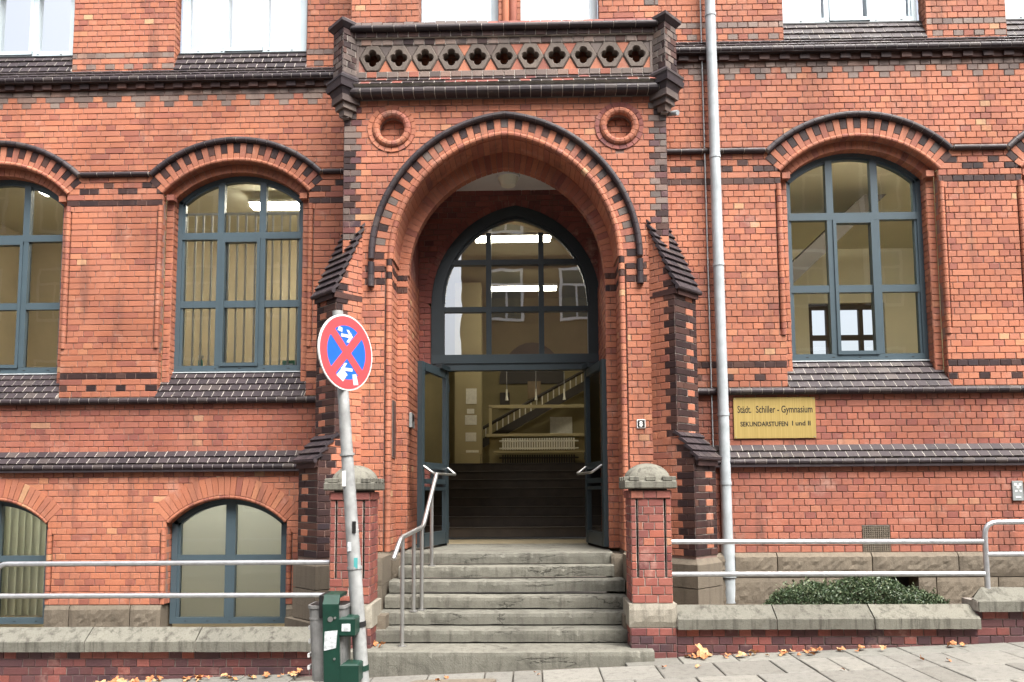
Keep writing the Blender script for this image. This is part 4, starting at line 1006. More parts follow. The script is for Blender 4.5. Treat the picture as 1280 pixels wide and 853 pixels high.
# flight going up behind: sloping string, handrail, balusters
UF = thing('upper_stair_flight', 'wooden banister climbing to the right across the back of the hall', 'banister', (.5, 8.0, 2.2))
tubeobj('handrail', [(-.75, 8.1, 3.05), (1.75, 8.1, 4.45)], .035, 'hall_dark', UF, 8)
v, f = prism([(-.75, 8.05, 2.62), (1.75, 8.05, 4.02), (1.75, 8.05, 4.22), (-.75, 8.05, 2.82)], [(-.75, 8.15, 2.62), (1.75, 8.15, 4.02), (1.75, 8.15, 4.22), (-.75, 8.15, 2.82)]); mesh_obj('string_board', v, f, 'hall_dark', UF)
for k in range(20):
    x = -.68 + k * .125; zb = 2.66 + (x + .75) * .56; tubeobj('baluster', [(x, 8.1, zb + .1), (x, 8.1, zb + .42)], .013, 'paper', UF, 6)
PS = thing('parapet_shelf', 'pale wooden counter ledge above the radiator at the top of the inner stairs', 'ledge', (.4, 7.2, 2.15))
boxobj('ledge', -.62, 1.5, 7.0, 7.25, 2.78, 2.84, 'hall_tan', PS); boxobj('upright', -.56, -.50, 7.1, 7.16, 2.84, 3.42, 'hall_tan', PS); boxobj('top_rail', -.56, 1.5, 7.1, 7.16, 3.38, 3.45, 'hall_tan', PS); boxobj('panel', -.55, 1.6, 7.1, 7.2, 2.155, 2.78, 'hall_ochre', PS)
def radiator(x0, x1, y, z0, z1, mat, label):
    t = thing('radiator', label, 'radiator', ((x0 + x1) / 2, y, z0)); n = round((x1 - x0) / .05)
    for k in range(n):
        x = x0 + k * (x1 - x0) / n; boxobj('rib', x, x + .032, y - .06, y, z0, z1, mat, t, .006)
    for z in (z0 + .03, z1 - .06): tubeobj('pipe', [(x0 - .06, y - .03, z), (x1 + .06, y - .03, z)], .018, mat, t, 8)
    return t
radiator(-.28, 1.22, 6.95, 2.50, 2.74, 'paper', 'pale ribbed radiator under the wooden ledge in the hall'); radiator(-.28, 1.22, 6.95, 2.17, 2.40, 'hall_dark', 'dark ribbed radiator below the bench shelf in the hall')
boxobj('bench_shelf', -.45, 1.4, 6.75, 7.0, 2.43, 2.465, 'hall_tan', PS)
for x, lab in ((-.18, 'hanging rod lamp beside the notice pillar'), (.42, 'hanging rod lamp between the two outer rod lamps'), (1.0, 'hanging rod lamp beside the right door leaf')):
    t = thing('hanging_lamp', lab, 'lamp', (x, 6.9, 3.5)); tubeobj('rod', [(x, 6.9, 3.75), (x, 6.9, 4.33)], .008, 'steel', t, 6); tubeobj('shade', [(x, 6.9, 3.52), (x, 6.9, 3.6), (x, 6.9, 3.75)], [.035, .022, .018], 'paper', t, 10)
tubeobj('suspension_rail', [(-2.2, 6.9, 4.34), (2.4, 6.9, 4.34)], .03, 'hall_dark', SB, 8)
NP = thing('notice_pillar', 'tan hall pillar with pinned papers left of the ledge', 'pillar', (-.9, 6.8, 2.15)); boxobj('pillar', -1.25, -.70, 6.9, 7.3, 2.155, 6.0, 'hall_tan', NP, .01)
for k, (x, z, w_, h_) in enumerate(((-1.02, 3.45, .22, .32), (-1.04, 3.02, .24, .2), (-1.03, 2.68, .22, .18), (-1.0, 3.25, .15, .1), (-1.02, 2.45, .26, .05))): boxobj('paper_sheet', x, x + w_, 6.888, 6.898, z, z + h_, 'paper', NP, .001)
boxobj('cabinet', -1.1, -.72, 6.6, 6.9, 2.16, 2.42, 'hall_tan', NP, .006)
for x, z, w_, h_, m, nm in ((-.38, 3.55, .22, .35, 'hall_dark', 'wall_picture'), (.25, 3.75, .3, .4, 'wood', 'wall_picture'), (.75, 2.95, .5, .38, 'paper', 'notice_board')):
    tag(boxobj(nm, x, x + w_, 8.52, 8.58, z, z + h_, m), {'hall_dark': 'small dark framed picture on the ochre hall wall', 'wood': 'brown framed picture high on the ochre hall wall', 'paper': 'pale notice board behind the banister'}[m], 'picture' if nm == 'wall_picture' else 'board')
# blinds behind the windows
def vertical_blind(uc, y, z0, z1, half, n, label, mat='slat_cream', wd=.045, dirx=.35, th=.004):
    t = thing('vertical_blind', label, 'blind', (uc, y, z1))
    boxobj('head_rail', uc - half, uc + half, y - .02, y + .02, z1, z1 + .03, mat, t)
    for k in range(n):
        x = uc - half + (k + .5) * 2 * half / n + ru(-.01, .01)
        v, f = prism([(x, y - wd, z0), (x + th, y - wd, z0), (x + th + dirx * wd, y + wd, z0), (x + dirx * wd, y + wd, z0)], [(x, y - wd, z1), (x + th, y - wd, z1), (x + th + dirx * wd, y + wd, z1), (x + dirx * wd, y + wd, z1)])
        mesh_obj('slat', v, f, mat, t)
vertical_blind(-3.5, 1.10, 3.27, 5.30, .80, 14, 'cream vertical blind with slats turned edge on behind the arched classroom window', 'slat_white', wd=.03, dirx=-.5, th=.021)
vertical_blind(-6.4, 1.0, .12, 1.5, .70, 15, 'pale vertical blind behind the basement window cut by the frame edge', 'blind_cream', .05, 1.1, .004)
rb = thing('blind_or_glare_sheet', 'cream roller blind pulled down behind the basement window next to the buttress', 'blind', (-3.455, 1.1, 1.6)); mesh_obj('cloth', [(-4.2, .955, .06), (-2.71, .955, .06), (-2.71, .955, 1.62), (-4.2, .955, 1.62)], [(0, 1, 2, 3)], 'blind_fabric', rb); tubeobj('roller', [(-4.18, .965, 1.64), (-2.73, .965, 1.64)], .03, 'blind_cream', rb, 8)
BT = thing('spray_bottle', 'small turquoise spray bottle on the classroom window sill', 'bottle', (-4.02, 1.13, 3.28))
tubeobj('body', [(-4.02, 1.13, 3.25), (-4.02, 1.13, 3.36), (-4.02, 1.13, 3.40)], [.03, .03, .014], 'bottle_blue', BT); boxobj('trigger_head', -4.045, -3.985, 1.115, 1.145, 3.40, 3.44, 'white_paint', BT)
TB = thing('tissue_box', 'small green carton on the classroom window sill', 'box', (-2.82, 1.13, 3.28)); boxobj('carton', -2.93, -2.74, 1.09, 1.18, 3.25, 3.355, 'box_green', TB); boxobj('print', -2.88, -2.79, 1.086, 1.09, 3.28, 3.31, 'white_paint', TB, .001)

# ================================================================== THE ENTRANCE STEPS
ES = thing('entrance_steps', 'worn grey sandstone entrance steps leading up to the portal', 'steps', (0, -.7, 0))
def worn_step(x0, x1, yf, yb, z0, z1, seed):
    rs = random.Random(seed); n = 90; v = []; f = []; np_ = 7
    low = [rs.gauss(0, 1) for _ in range(n + 1)]; tl = rs.uniform(-.004, .004); rk = rs.uniform(-.006, .0)
    for _ in range(3): low = [(low[max(i - 1, 0)] + low[i] + low[min(i + 1, n)]) / 3 for i in range(n + 1)]
    for i in range(n + 1):
        x = x0 + (x1 - x0) * i / n; wear = .012 * math.exp(-((x - .0) / .7) ** 2); j = low[i] * .011; chip = rs.random() ** 12 * .02
        P = [(yb, z0), (yf + .004 + j * .3, z0 + max(0, j * .6) + .0), (yf + j * .4, z1 - .045 - chip), (yf + .003 + chip * .6, z1 - .009 - chip * .6 - wear * .5), (yf + .014 + chip, z1 - .001 - chip * .3 - wear), (yf + .10, z1 + .002 - wear * .6), (yb, z1)]
        v += [(x, a, b + tl * (x - x0) + rk * (a - yf)) for a, b in P]
    for i in range(n):
        for k in range(np_): f.append((i * np_ + k, i * np_ + (k + 1) % np_, (i + 1) * np_ + (k + 1) % np_, (i + 1) * np_ + k))
    f += [tuple(range(np_)), tuple(range(n * np_, (n + 1) * np_))]
    return v, f
SY = [.05, -.14, -.33, -.52, -.71, -.92, -1.30]
SX = [(-1.19, 1.19), (-1.19, 1.185), (-1.26, 1.275), (-1.27, 1.27), (-1.44, 1.32), (-1.46, 1.32), (-1.62, 1.42)]
for k in range(7):
    z1 = .955 - .1364 * k; yb = 1.62 if k == 0 else SY[k - 1] + .10
    zb = z1 - .1364 if k < 6 else -.12
    v, f = worn_step(SX[k][0], SX[k][1], SY[k], yb, zb + (.013 if k < 6 else .0), z1, 10 + k); mesh_obj('step', v, f, 'stone_step', ES, tones=[.1 * k] * len(f))
for s in (-1, 1):                                   # cheek blocks
    x0, x1 = sorted((s * 1.29, s * 1.46)); stone('cheek_block', x0, x1, -.60, -.05, .40, .66, 'stone_plinth', ES); stone('cheek_block', x0, x1, -.58, -.05, .665, .95, 'stone_plinth', ES); stone('cheek_block', x0 - .1, x1 + .1, -.9, -.05, -.3, .40, 'stone_plinth', ES)
v, f = bbox(-1.75, -.35, -2.35, -1.47, -.06, -.0, .01)
LS = thing('cracked_slab', 'rounded grey stone slab lying in the pavement before the steps', 'slab', (-.45, -1.75, -.03))
P = [(-.42 + .36 * math.cos(a) * (1 + .12 * math.sin(3 * a)), -1.86 + .17 * math.sin(a) * (1 + .1 * math.cos(2 * a))) for a in [2 * math.pi * k / 24 for k in range(24)]]
v, f = prism([(x, y, gz(x) - .04) for x, y in P], [(x, y, gz(x) + .022 + .012 * math.sin(5 * x)) for x, y in P]); mesh_obj('slab_body', v, f, 'stone_plinth', LS)
# stainless handrail
HR = thing('stair_handrail', 'bent stainless steel handrail on four posts at the left of the steps', 'handrail', (-.93, -.9, .14))
tubeobj('rail', fillet([(-1.04, -1.32, 1.00), (-1.0, -1.13, 1.19), (-.87, -.50, 1.27), (-.80, .08, 1.84)], .06), .024, 'steel', HR)
for x, y, z0, z1 in ((-.995, -1.06, .136, 1.19), (-.945, -.66, .41, 1.25), (-.875, -.56, .41, 1.26), (-.835, -.06, .818, 1.68)):
    tubeobj('post', [(x, y, z0), (x, y, z1)], .02, 'steel', HR); tubeobj('foot_flange', [(x, y, z0), (x, y, z0 + .008)], .045, 'steel', HR, 12)

# ================================================================== GATE PILLARS AND LOW WALLS
def pillar(cx, label):
    t = thing('gate_pillar', label, 'pillar', (cx, -.94, gz(cx)), 'gate pillars flanking the steps'); hw = .195; y0, y1 = -1.15, -.73
    pool = Pool('brick', 'brickwork', t); gb = G()
    def face(fr, w, z0, z1, off, colr, stp=.1): wall(fr, off, w - off, z0, z1, pool, t, gb, (), colr, stretch=stp, mort='mortar_white' if z0 > .4 else 'mortar_dark')
    cl = lambda i, n, v, u: 'brick_deep' if rnd() < .8 else 'brick_low'; cb = lambda i, n, v, u: 'brick_plum' if i < n - 1 else 'brick_deep'
    for (O, U, Nn, w) in (((cx - hw, y0, 0), (1, 0, 0), (0, -1, 0), 2 * hw), ((cx - hw, y0, 0), (0, 1, 0), (-1, 0, 0), y1 - y0), ((cx + hw, y0, 0), (0, 1, 0), (1, 0, 0), y1 - y0)):
        fr = Fr(O, U, Nn)
        wall(fr, .068, w - .068, .80, 1.56, pool, t, gb, (), cl, stretch=.2, mort='mortar_white', bu=.115)
        wall(fr, .0, .052, .80, 1.56, pool, t, gb, (), cl, stretch=0, mort='mortar_white'); wall(fr, w - .052, w, .80, 1.56, pool, t, gb, (), cl, stretch=0, mort='mortar_white')
        wall(fr, 0, w, .555, .80, pool, t, gb, (), cl, stretch=.2, mort='mortar_white'); wall(fr, 0, w, 1.56, 1.64, pool, t, gb, (), cl, stretch=0, w=.012)
        wall(fr, -.025, w + .025, -.2, .325, pool, t, gb, (), cb, stretch=.1, w=.025, mort='mortar_dark')
        for a in (.06, w - .06): gbox(gb, fr, a - .009, a + .009, .80, 1.56, -.06, -.03, 'black')
    gb.box(cx - hw + .03, cx + hw - .03, y0 + .03, y1 - .03, -.2, 1.66, 'mortar_dark')
    gb.build('core', t); pool.done()
    stone('stone_band', cx - hw - .035, cx + hw + .035, y0 - .035, y1 + .035, .33, .552, 'stone_block', t, .018)
    # cap: square slab with notched edge and a dome
    v, f = bbox(cx - .25, cx + .25, -1.195, -.685, 1.655, 1.735, .012); mesh_obj('cap_slab', v, f, 'stone_cap', t)
    n, m = 28, 8; V = []; F = []
    for j in range(m + 1):
        a = math.pi / 2 * j / m
        for k in range(n):
            th = 2 * math.pi * k / n; q = 1.0 / max(abs(math.cos(th)), abs(math.sin(th))); e = q ** (.35 * (1 - j / m))
            V.append((cx + .232 * math.cos(a) * math.cos(th) * e, -.94 + .232 * math.cos(a) * math.sin(th) * e, 1.735 + .175 * math.sin(a)))
    for j in range(m):
        for k in range(n): F.append((j * n + k, j * n + (k + 1) % n, (j + 1) * n + (k + 1) % n, (j + 1) * n + k))
    mesh_obj('cap_dome', V, F, 'stone_cap', t, smooth=True)
    for side in range(4):
        for k in range(3):
            a = -.16 + k * .16
            if side % 2 == 0:
                y = -.94 + (-.225 if side == 0 else .225); x = cx + a; d = (.045, .03)
            else: x = cx + (.225 if side == 1 else -.225); y = -.94 + a; d = (.03, .045)
            v, f = bbox(x - d[0], x + d[0], y - d[1], y + d[1], 1.73, 1.775, .006); mesh_obj('cap_merlon', v, f, 'stone_cap', t)
pillar(-1.50, 'brick gate pillar with domed stone cap behind the leaning sign pole'); pillar(1.437, 'brick gate pillar with domed stone cap right of the entrance steps')
def low_wall(x0, x1, zc, label, joints, hip=None):
    t = thing('garden_wall', label, 'wall', ((x0 + x1) / 2, -1.05, gz((x0 + x1) / 2)))
    pool = Pool('brick', 'brickwork', t); gb = G(); fr = Fr((0, -1.15, 0), (1, 0, 0), (0, -1, 0))
    base = gz(x0) - .12; n = max(2, round((zc - base) / .077))
    wall(fr, x0, x1, zc - n * .077, zc, pool, t, gb, (), lambda i, k, v, u: 'brick_plum' if rnd() < (.85 if i < k - 1 else .45) else 'brick_deep', stretch=.12, mort='mortar_dark')
    gb.box(x0, x1, -1.14, -.93, zc - n * .077 - .1, zc - .002, 'mortar_dark'); gb.build('core', t); pool.done()
    xs = [x0] + joints + [x1]
    for a, b in zip(xs, xs[1:]):
        pr = [(-1.205, zc + .0), (-1.208, zc + .095), (-1.198, zc + .106), (-1.055, zc + .212), (-.90, zc + .10), (-.90, zc)]
        m = 10; V = []; F = []
        for i in range(m + 1):
            x = a + .006 + (b - a - .012) * i / m
            for k, (y, z) in enumerate(pr):
                hz = 0
                if hip == 'l' and a == x0 and i == 0: y = y + (.10 if k in (2, 3) else 0); hz = -.03 if k in (3, 4) else 0
                V.append((x + (.16 if hip == 'l' and a == x0 and i == 0 and k in (3, 4) else 0), y + ru(-.003, .003), z + hz + ru(-.0025, .0025)))
        for i in range(m):
            for k in range(6): F.append((i * 6 + k, i * 6 + (k + 1) % 6, (i + 1) * 6 + (k + 1) % 6, (i + 1) * 6 + k))
        F += [tuple(range(6)), tuple(range(m * 6, m * 6 + 6))]
        mesh_obj('coping_stone', V, F, 'stone_cap', t, tones=[rnd()] * len(F))
    g = G(); g.box(x0, x1, -1.19, -.92, zc + .004, zc + .095, 'mortar_white'); g.build('coping_bed', t)
low_wall(-7.6, -1.75, .115, 'low brick wall with pale stone coping below the basement windows', [-6.2, -4.05, -2.97, -2.5][:3])
low_wall(1.66, 4.52, .315, 'low brick wall with stone coping in front of the green shrub', [2.6, 3.52])
low_wall(4.50, 8.5, .475, 'higher stepped piece of low brick wall beyond the shrub, with stone coping', [5.6, 6.9], 'l')
def rail(label, paths, r=.025):
    t = thing('railing', label, 'railing', (paths[0][0][0], -1.05, .5))
    for p in paths: tubeobj('rail' if abs(p[0][2] - p[-1][2]) < .05 else 'post', p, r, 'galvanised', t)
Y = -1.05
rail('galvanised tube railing above the wall in front of the basement windows', [fillet([(-5.05, Y, .32), (-5.05, Y, .945), (-1.72, Y, .95)], .10), [(-5.05, Y, .63), (-1.72, Y, .63)], [(-6.5, Y, .63), (-5.05, Y, .63)]])
rail('galvanised double tube railing running from the gate pillar past the shrub', [[(1.62, Y, 1.135), (4.66, Y, 1.125)], [(1.62, Y, .82), (4.66, Y, .815)]])
rail('galvanised tube railing with rounded corner on the higher stepped wall', [fillet([(4.685, Y, .62), (4.685, Y, 1.31), (7.5, Y, 1.33)], .13), [(4.685, Y, 1.0), (7.5, Y, 1.01)]])

# ================================================================== THINGS ON THE FACADE
DP = thing('downpipe', 'zinc rainwater downpipe on the right side of the portal', 'downpipe', (2.51, .26, .3))
px = lambda z: 2.52 + (z - 4) * -.004
secs = [(8.6, 5.62), (5.60, 4.30), (4.28, 2.52), (2.50, 1.05)]
for a, b in secs: tubeobj('pipe_section', [(px(a), .255, a), (px(b), .255, b)], .062, 'zinc', DP, 16)
tubeobj('cast_foot', [(px(1.05), .255, 1.05), (px(.3), .255, .25)], .078, 'zinc', DP, 16); tubeobj('foot_collar', [(px(.66), .255, .70), (px(.66), .255, .65)], .095, 'zinc', DP, 16)
for z in (7.4, 5.62, 4.30, 2.52, 1.72, 1.05): tubeobj('clamp', [(px(z), .255, z - .018), (px(z), .255, z + .018)], .068, 'zinc', DP, 16)
for z in (5.62, 2.52): tubeobj('bracket', [(px(z) - .02, .255, z), (px(z) - .02, .37, z)], .012, 'zinc', DP, 6)
tubeobj('earth_wire', [(2.41, .345, 8.4), (2.42, .345, 1.25), (2.44, .33, 1.2)], .008, 'zinc', DP, 6)
tubeobj('spout', [(1.86, .16, 6.10), (2.02, -.05, 6.02)], .03, 'zinc', DP, 10)
def text_mesh(name, body, size, fr, u, v, w, mat, parent, sx=1.0, align='LEFT', ext=.0015, bold=0.0):
    cu = bpy.data.curves.new(name, 'FONT'); cu.body = body; cu.size = size; cu.align_x = align; cu.extrude = ext; cu.offset = bold; cu.resolution_u = 3
    tmp = bpy.data.objects.new(name, cu); COL.objects.link(tmp); bpy.context.view_layer.update()
    me = bpy.data.meshes.new_from_object(tmp.evaluated_get(bpy.context.evaluated_depsgraph_get())); bpy.data.objects.remove(tmp)
    co = np.zeros(len(me.vertices) * 3); me.vertices.foreach_get('co', co); co = co.reshape(-1, 3)
    V = [fr.p(u + x * sx, v + y, w + z) for x, y, z in co]; F = [tuple(p.vertices) for p in me.polygons]; bpy.data.meshes.remove(me)
    wd = (co[:, 0].max() - co[:, 0].min()) * sx
    return mesh_obj(name, V, F, mat, parent), wd
PQ = thing('name_plaque', 'brass school name plaque with engraved lettering right of the downpipe', 'plaque', (3.14, .36, 2.24))
boxobj('plate', 2.672, 3.626, .352, .366, 2.243, 2.726, 'brass', PQ, .002)
for x_, z_ in ((2.69, 2.26), (3.608, 2.26), (2.69, 2.709), (3.608, 2.709)): tubeobj('screw', [(x_, .354, z_), (x_, .3485, z_)], .007, 'steel', PQ, 8)
PF = Fr((0, .352, 0), (1, 0, 0), (0, -1, 0))
def fit_text(name, body, size, u0, u1, v, par, mat, bold=0.0, w=.0005, fr=PF):
    o, wd = text_mesh(name, body, size, fr, u0, v, w, mat, par, 1.0, 'LEFT', .001, bold); sx = (u1 - u0) / wd; bpy.data.objects.remove(o)
    text_mesh(name, body, size, fr, u0, v, w, mat, par, sx, 'LEFT', .001, bold)
fit_text('lettering', 'Städt.', .118, 2.715, 2.875, 2.545, PQ, 'black', .0012); fit_text('lettering', 'Schiller - Gymnasium', .118, 2.93, 3.59, 2.545, PQ, 'black', .0012)
fit_text('lettering', 'SEKUNDARSTUFEN', .078, 2.745, 3.30, 2.385, PQ, 'black', .0014); fit_text('lettering', 'I und II', .078, 3.345, 3.56, 2.392, PQ, 'black', .0014)
HN = thing('house_number', 'small black house number plate reading 8 on the portal brickwork', 'number plate', (1.53, -.01, 2.44))
boxobj('plate_rim', 1.482, 1.578, -.016, -.002, 2.342, 2.442, 'white_paint', HN, .003); boxobj('plate', 1.49, 1.57, -.019, -.01, 2.35, 2.434, 'black', HN, .002)
text_mesh('numeral', '8', .085, Fr((0, -.019, 0), (1, 0, 0), (0, -1, 0)), 1.508, 2.362, .0008, 'white_paint', HN, .9, 'LEFT', .001, .002)
HS = thing('hydrant_sign', 'small grey enamel hydrant sign on the brick wall above the railing corner', 'sign', (5.86, .28, 1.5)); boxobj('plate', 5.805, 5.925, .268, .285, 1.50, 1.725, 'plate_grey', HS, .003)
for x, z, w_, h_ in ((5.825, 1.67, .03, .03), (5.875, 1.67, .03, .03), (5.85, 1.64, .03, .04), (5.83, 1.60, .025, .02), (5.88, 1.60, .025, .02), (5.835, 1.53, .06, .02)): boxobj('mark', x, x + w_, .2655, .2682, z, z + h_, 'white_paint', HS, .0008)
HT = thing('gas_sign', 'small ochre utility sign beside the grey hydrant sign', 'sign', (6.02, .28, 1.5)); boxobj('plate', 5.945, 6.10, .268, .285, 1.51, 1.72, 'ochre_sign', HT, .003)
for z in (1.67, 1.62): boxobj('mark', 5.965, 6.06, .2655, .2682, z, z + .012, 'black', HT, .0008)

# ================================================================== NO STOPPING SIGN AND LITTER BIN
SP = thing('road_sign', 'leaning grey pole with a round blue and red no stopping sign', 'road sign', (-1.0, -2.66, gz(-1)))
Pb, Pt = Vector((-1.01, -2.66, gz(-1) - .1)), Vector((-1.262, -2.66, 3.075))
pp = lambda z: Pb + (Pt - Pb) * ((z - Pb.z) / (Pt.z - Pb.z))
tubeobj('pole', [pp(z) for z in (gz(-1) - .1, .8, 1.6, 2.3, 3.075)], [.056, .053, .049, .045, .042], 'pole_grey', SP, 14)
for z in (.62, 1.05, 1.93): tubeobj('pole_joint', [pp(z - .01), pp(z + .01)], .0575, 'pole_grey', SP, 14)
sc = pp(2.735); yaw = rad(60); tilt = rad(4.3)
ax = Vector((math.cos(yaw), math.sin(yaw), 0)); nn = Vector((math.sin(yaw), -math.cos(yaw), 0)); up = ((Pt - Pb).normalized() - nn * (Pt - Pb).normalized().dot(nn)).normalized(); ax = up.cross(nn) * 1.0
ax = ax if ax.x > 0 else -ax
SF = Fr(sc + nn * .065, ax, nn, up)
def disc(name, r0, r1, w0, w1, mat, seg=48, a0=0, a1=360):
    P = []; 
    v, f = [], []
    for w in (w0, w1):
        for r in (r0, r1):
            for k in range(seg):
                a = rad(a0 + (a1 - a0) * k / seg); v.append(SF.p(r * math.cos(a), r * math.sin(a), w))
    for k in range(seg):
        j = (k + 1) % seg; f += [(k, j, seg + j, seg + k), (2 * seg + k, 2 * seg + j, 3 * seg + j, 3 * seg + k), (seg + k, seg + j, 3 * seg + j, 3 * seg + k), (k, j, 2 * seg + j, 2 * seg + k)]
    return mesh_obj(name, v, f, mat, SP)
disc('sign_plate', .001, .302, -.012, 0, 'white_paint'); disc('red_ring', .215, .288, .0, .003, 'sign_red')
disc('blue_field', .001, .215, .0, .0025, 'sign_blue')
for a in (45, -45):
    c, s_ = math.cos(rad(a)), math.sin(rad(a)); q = [(-.216, -.034), (.216, -.034), (.216, .034), (-.216, .034)]
    v, f = polyprism(SF, [(x * c - y * s_, x * s_ + y * c) for x, y in q], .0, .0034 if a > 0 else .0037); mesh_obj('red_bar', v, f, 'sign_red', SP)
def arrow(cy, d):
    sh = [(-.06, -.012), (.05, -.012), (.05, .012), (-.06, .012)]
    for q in (sh, [(.07, 0), (.025, .05), (-.002, .05), (.04, 0)], [(.07, 0), (.04, 0), (-.002, -.05), (.025, -.05)]):
        v, f = polyprism(SF, [(x * d, y + cy) for x, y in q], .0, .0046); mesh_obj('arrow', v, f, 'white_paint', SP)
arrow(.132, 1); arrow(-.135, -1)
for q in ([(-.12, -.19), (-.05, -.235), (.0, -.175), (-.055, -.125)], [(.055, -.17), (.10, -.165), (.125, -.25), (.07, -.255)], [(-.10, .165), (-.05, .155), (-.045, .19), (-.08, .20)]):
    v, f = polyprism(SF, q, .0, .0056); mesh_obj('sticker', v, f, 'sticker', SP)
for z in (2.60, 2.88): tubeobj('clamp', [pp(z - .02) , pp(z + .02)], .055, 'pole_grey', SP, 12)
for z, m, dx, h in ((1.68, 'white_paint', -.03, .12), (1.05, 'bottle_blue', .02, .08), (1.32, 'black', .025, .09), (1.18, 'sticker', -.02, .07)):
    p = pp(z); boxobj('sticker', p.x + dx - .014, p.x + dx + .014, p.y - .0535, p.y - .046, z, z + h, m, SP, .001)
BN = thing('litter_bin', 'grey litter bin in a dark green steel holder clamped to the sign pole', 'litter bin', (-1.25, -2.66, .2))
bx, by = -1.275, -2.70
def rrect(cx, cy, hx, hy, z, r=.05, n=4):
    P = []
    for sx, sy, a0 in ((1, 1, 0), (-1, 1, 90), (-1, -1, 180), (1, -1, 270)):
        for k in range(n + 1):
            a = rad(a0 + 90 * k / n); P.append((cx + sx * (hx - r) + r * math.cos(a), cy + sy * (hy - r) + r * math.sin(a), z))
    return P
def loft(rings):
    n = len(rings[0]); v = sum(rings, []); f = [tuple(range(n)), tuple(range((len(rings) - 1) * n, len(rings) * n))]
    for i in range(len(rings) - 1):
        for k in range(n): f.append((i * n + k, i * n + (k + 1) % n, (i + 1) * n + (k + 1) % n, (i + 1) * n + k))
    return v, f
v, f = loft([rrect(bx + .012, by, .125, .12, .225), rrect(bx, by, .142, .13, .76), rrect(bx, by, .150, .136, .762), rrect(bx, by, .150, .136, .785)]); mesh_obj('bin_body', v, f, 'bin_grey', BN)
v, f = loft([rrect(bx, by, .135, .12, .7855), rrect(bx, by, .135, .12, .7875)]); mesh_obj('bin_opening', v, f, 'black', BN)
def strap(pts, w, t, mat, name):
    A = [(x - w / 2, y, z) for x, y, z in pts]; B = [(x + w / 2, y, z) for x, y, z in pts]; v, f = prism(A, B); return mesh_obj(name, v, f, mat, BN)
sx_ = -1.235
strap([(sx_ + .02, by - .165, .15), (sx_, by - .165, .80), (sx_, by - .12, .865), (sx_, by + .10, .865), (sx_, by + .10, .84), (sx_, by - .11, .84), (sx_, by - .145, .79), (sx_ + .02, by - .138, .15)], .12, .02, 'bin_green', 'holder_strap')
boxobj('holder_side', sx_ - .09, sx_ - .058, by - .15, by + .1, .70, .866, 'black', BN)
boxobj('holder_arm', sx_ + .06, sx_ + .185, by - .16, by + .02, .56, .70, 'bin_green', BN, .012); boxobj('holder_foot', sx_ + .075, sx_ + .215, by - .16, by + .02, .215, .36, 'bin_green', BN, .012)
boxobj('label', sx_ + .085, sx_ + .15, by - .163, by - .158, .60, .655, 'sticker', BN, .001)
v, f = prism([(sx_ - .045, by - .168, .46), (sx_ + .045, by - .168, .48), (sx_ + .055, by - .168, .61), (sx_ - .04, by - .168, .60)], [(sx_ - .045, by - .1645, .46), (sx_ + .045, by - .1645, .48), (sx_ + .055, by - .1645, .61), (sx_ - .04, by - .1645, .60)]); mesh_obj('sticker', v, f, 'sticker', BN)
tubeobj('lock', [(sx_, by - .17, .69), (sx_, by - .16, .69)], .02, 'steel', BN, 12)
for z in (.62, .29): tubeobj('pole_clamp', [pp(z - .02), pp(z + .02)], .0595, 'bin_green' if z < .5 else 'black', BN, 12)
for z in (.70, .40, .20): tubeobj('bolt', [(sx_ + .035, by - .172, z), (sx_ + .035, by - .16, z)], .009, 'steel', BN, 8)
v, f = loft([rrect(bx + .002, by, .1435, .1315, .68), rrect(bx + .002, by, .1435, .1315, .692)]); mesh_obj('bin_seam', v, f, 'bin_grey', BN)
for k in range(9):
    z = .30 + k * .05 + ru(-.01, .01); boxobj('sticker', bx - .1535 + .002 * k * .3, bx - .135, by - .06 + ru(-.02, .02), by + ru(-.01, .03), z, z + .03, 'white_paint', BN, .001) if k % 2 == 0 else None

# ================================================================== SHRUB AND FALLEN LEAVES
SH = thing('shrub', 'low rounded dark green shrub behind the right garden wall', 'shrub', (3.60, -.62, .36))
g = G(); rs = random.Random(3)
def hh(x, y):
    dx, dy = (x - 3.60) / .98, (y + .62) / .34; q = dx * dx + dy * dy
    return .37 * math.sqrt(max(0, 1 - q)) * (1 + .10 * math.sin(7 * x) + .07 * math.sin(17 * x + 3 * y))
for _ in range(20000):
    a, r = rs.random() * 6.283, math.sqrt(rs.random()); x, y = 3.60 + .98 * r * math.cos(a), -.62 + .34 * r * math.sin(a); h = hh(x, y)
    z = .34 + h * (1 - .55 * rs.random() ** 2.2) + rs.gauss(0, .012) * (1 if rs.random() < .9 else 2.5); s = rs.uniform(.007, .013)
    d = Vector((rs.gauss(0, 1), rs.gauss(0, 1), rs.gauss(.5, .8))).normalized(); e = d.orthogonal().normalized(); e = Matrix.Rotation(rs.random() * 6.283, 3, d) @ e; w_ = d.cross(e)
    c = Vector((x, y, z)); g.add([tuple(c - e * s * 1.6), tuple(c + w_ * s * .6), tuple(c + e * s * 1.6), tuple(c - w_ * s * .6)], [(0, 1, 2, 3)], 'shrub_leaf', rs.random())
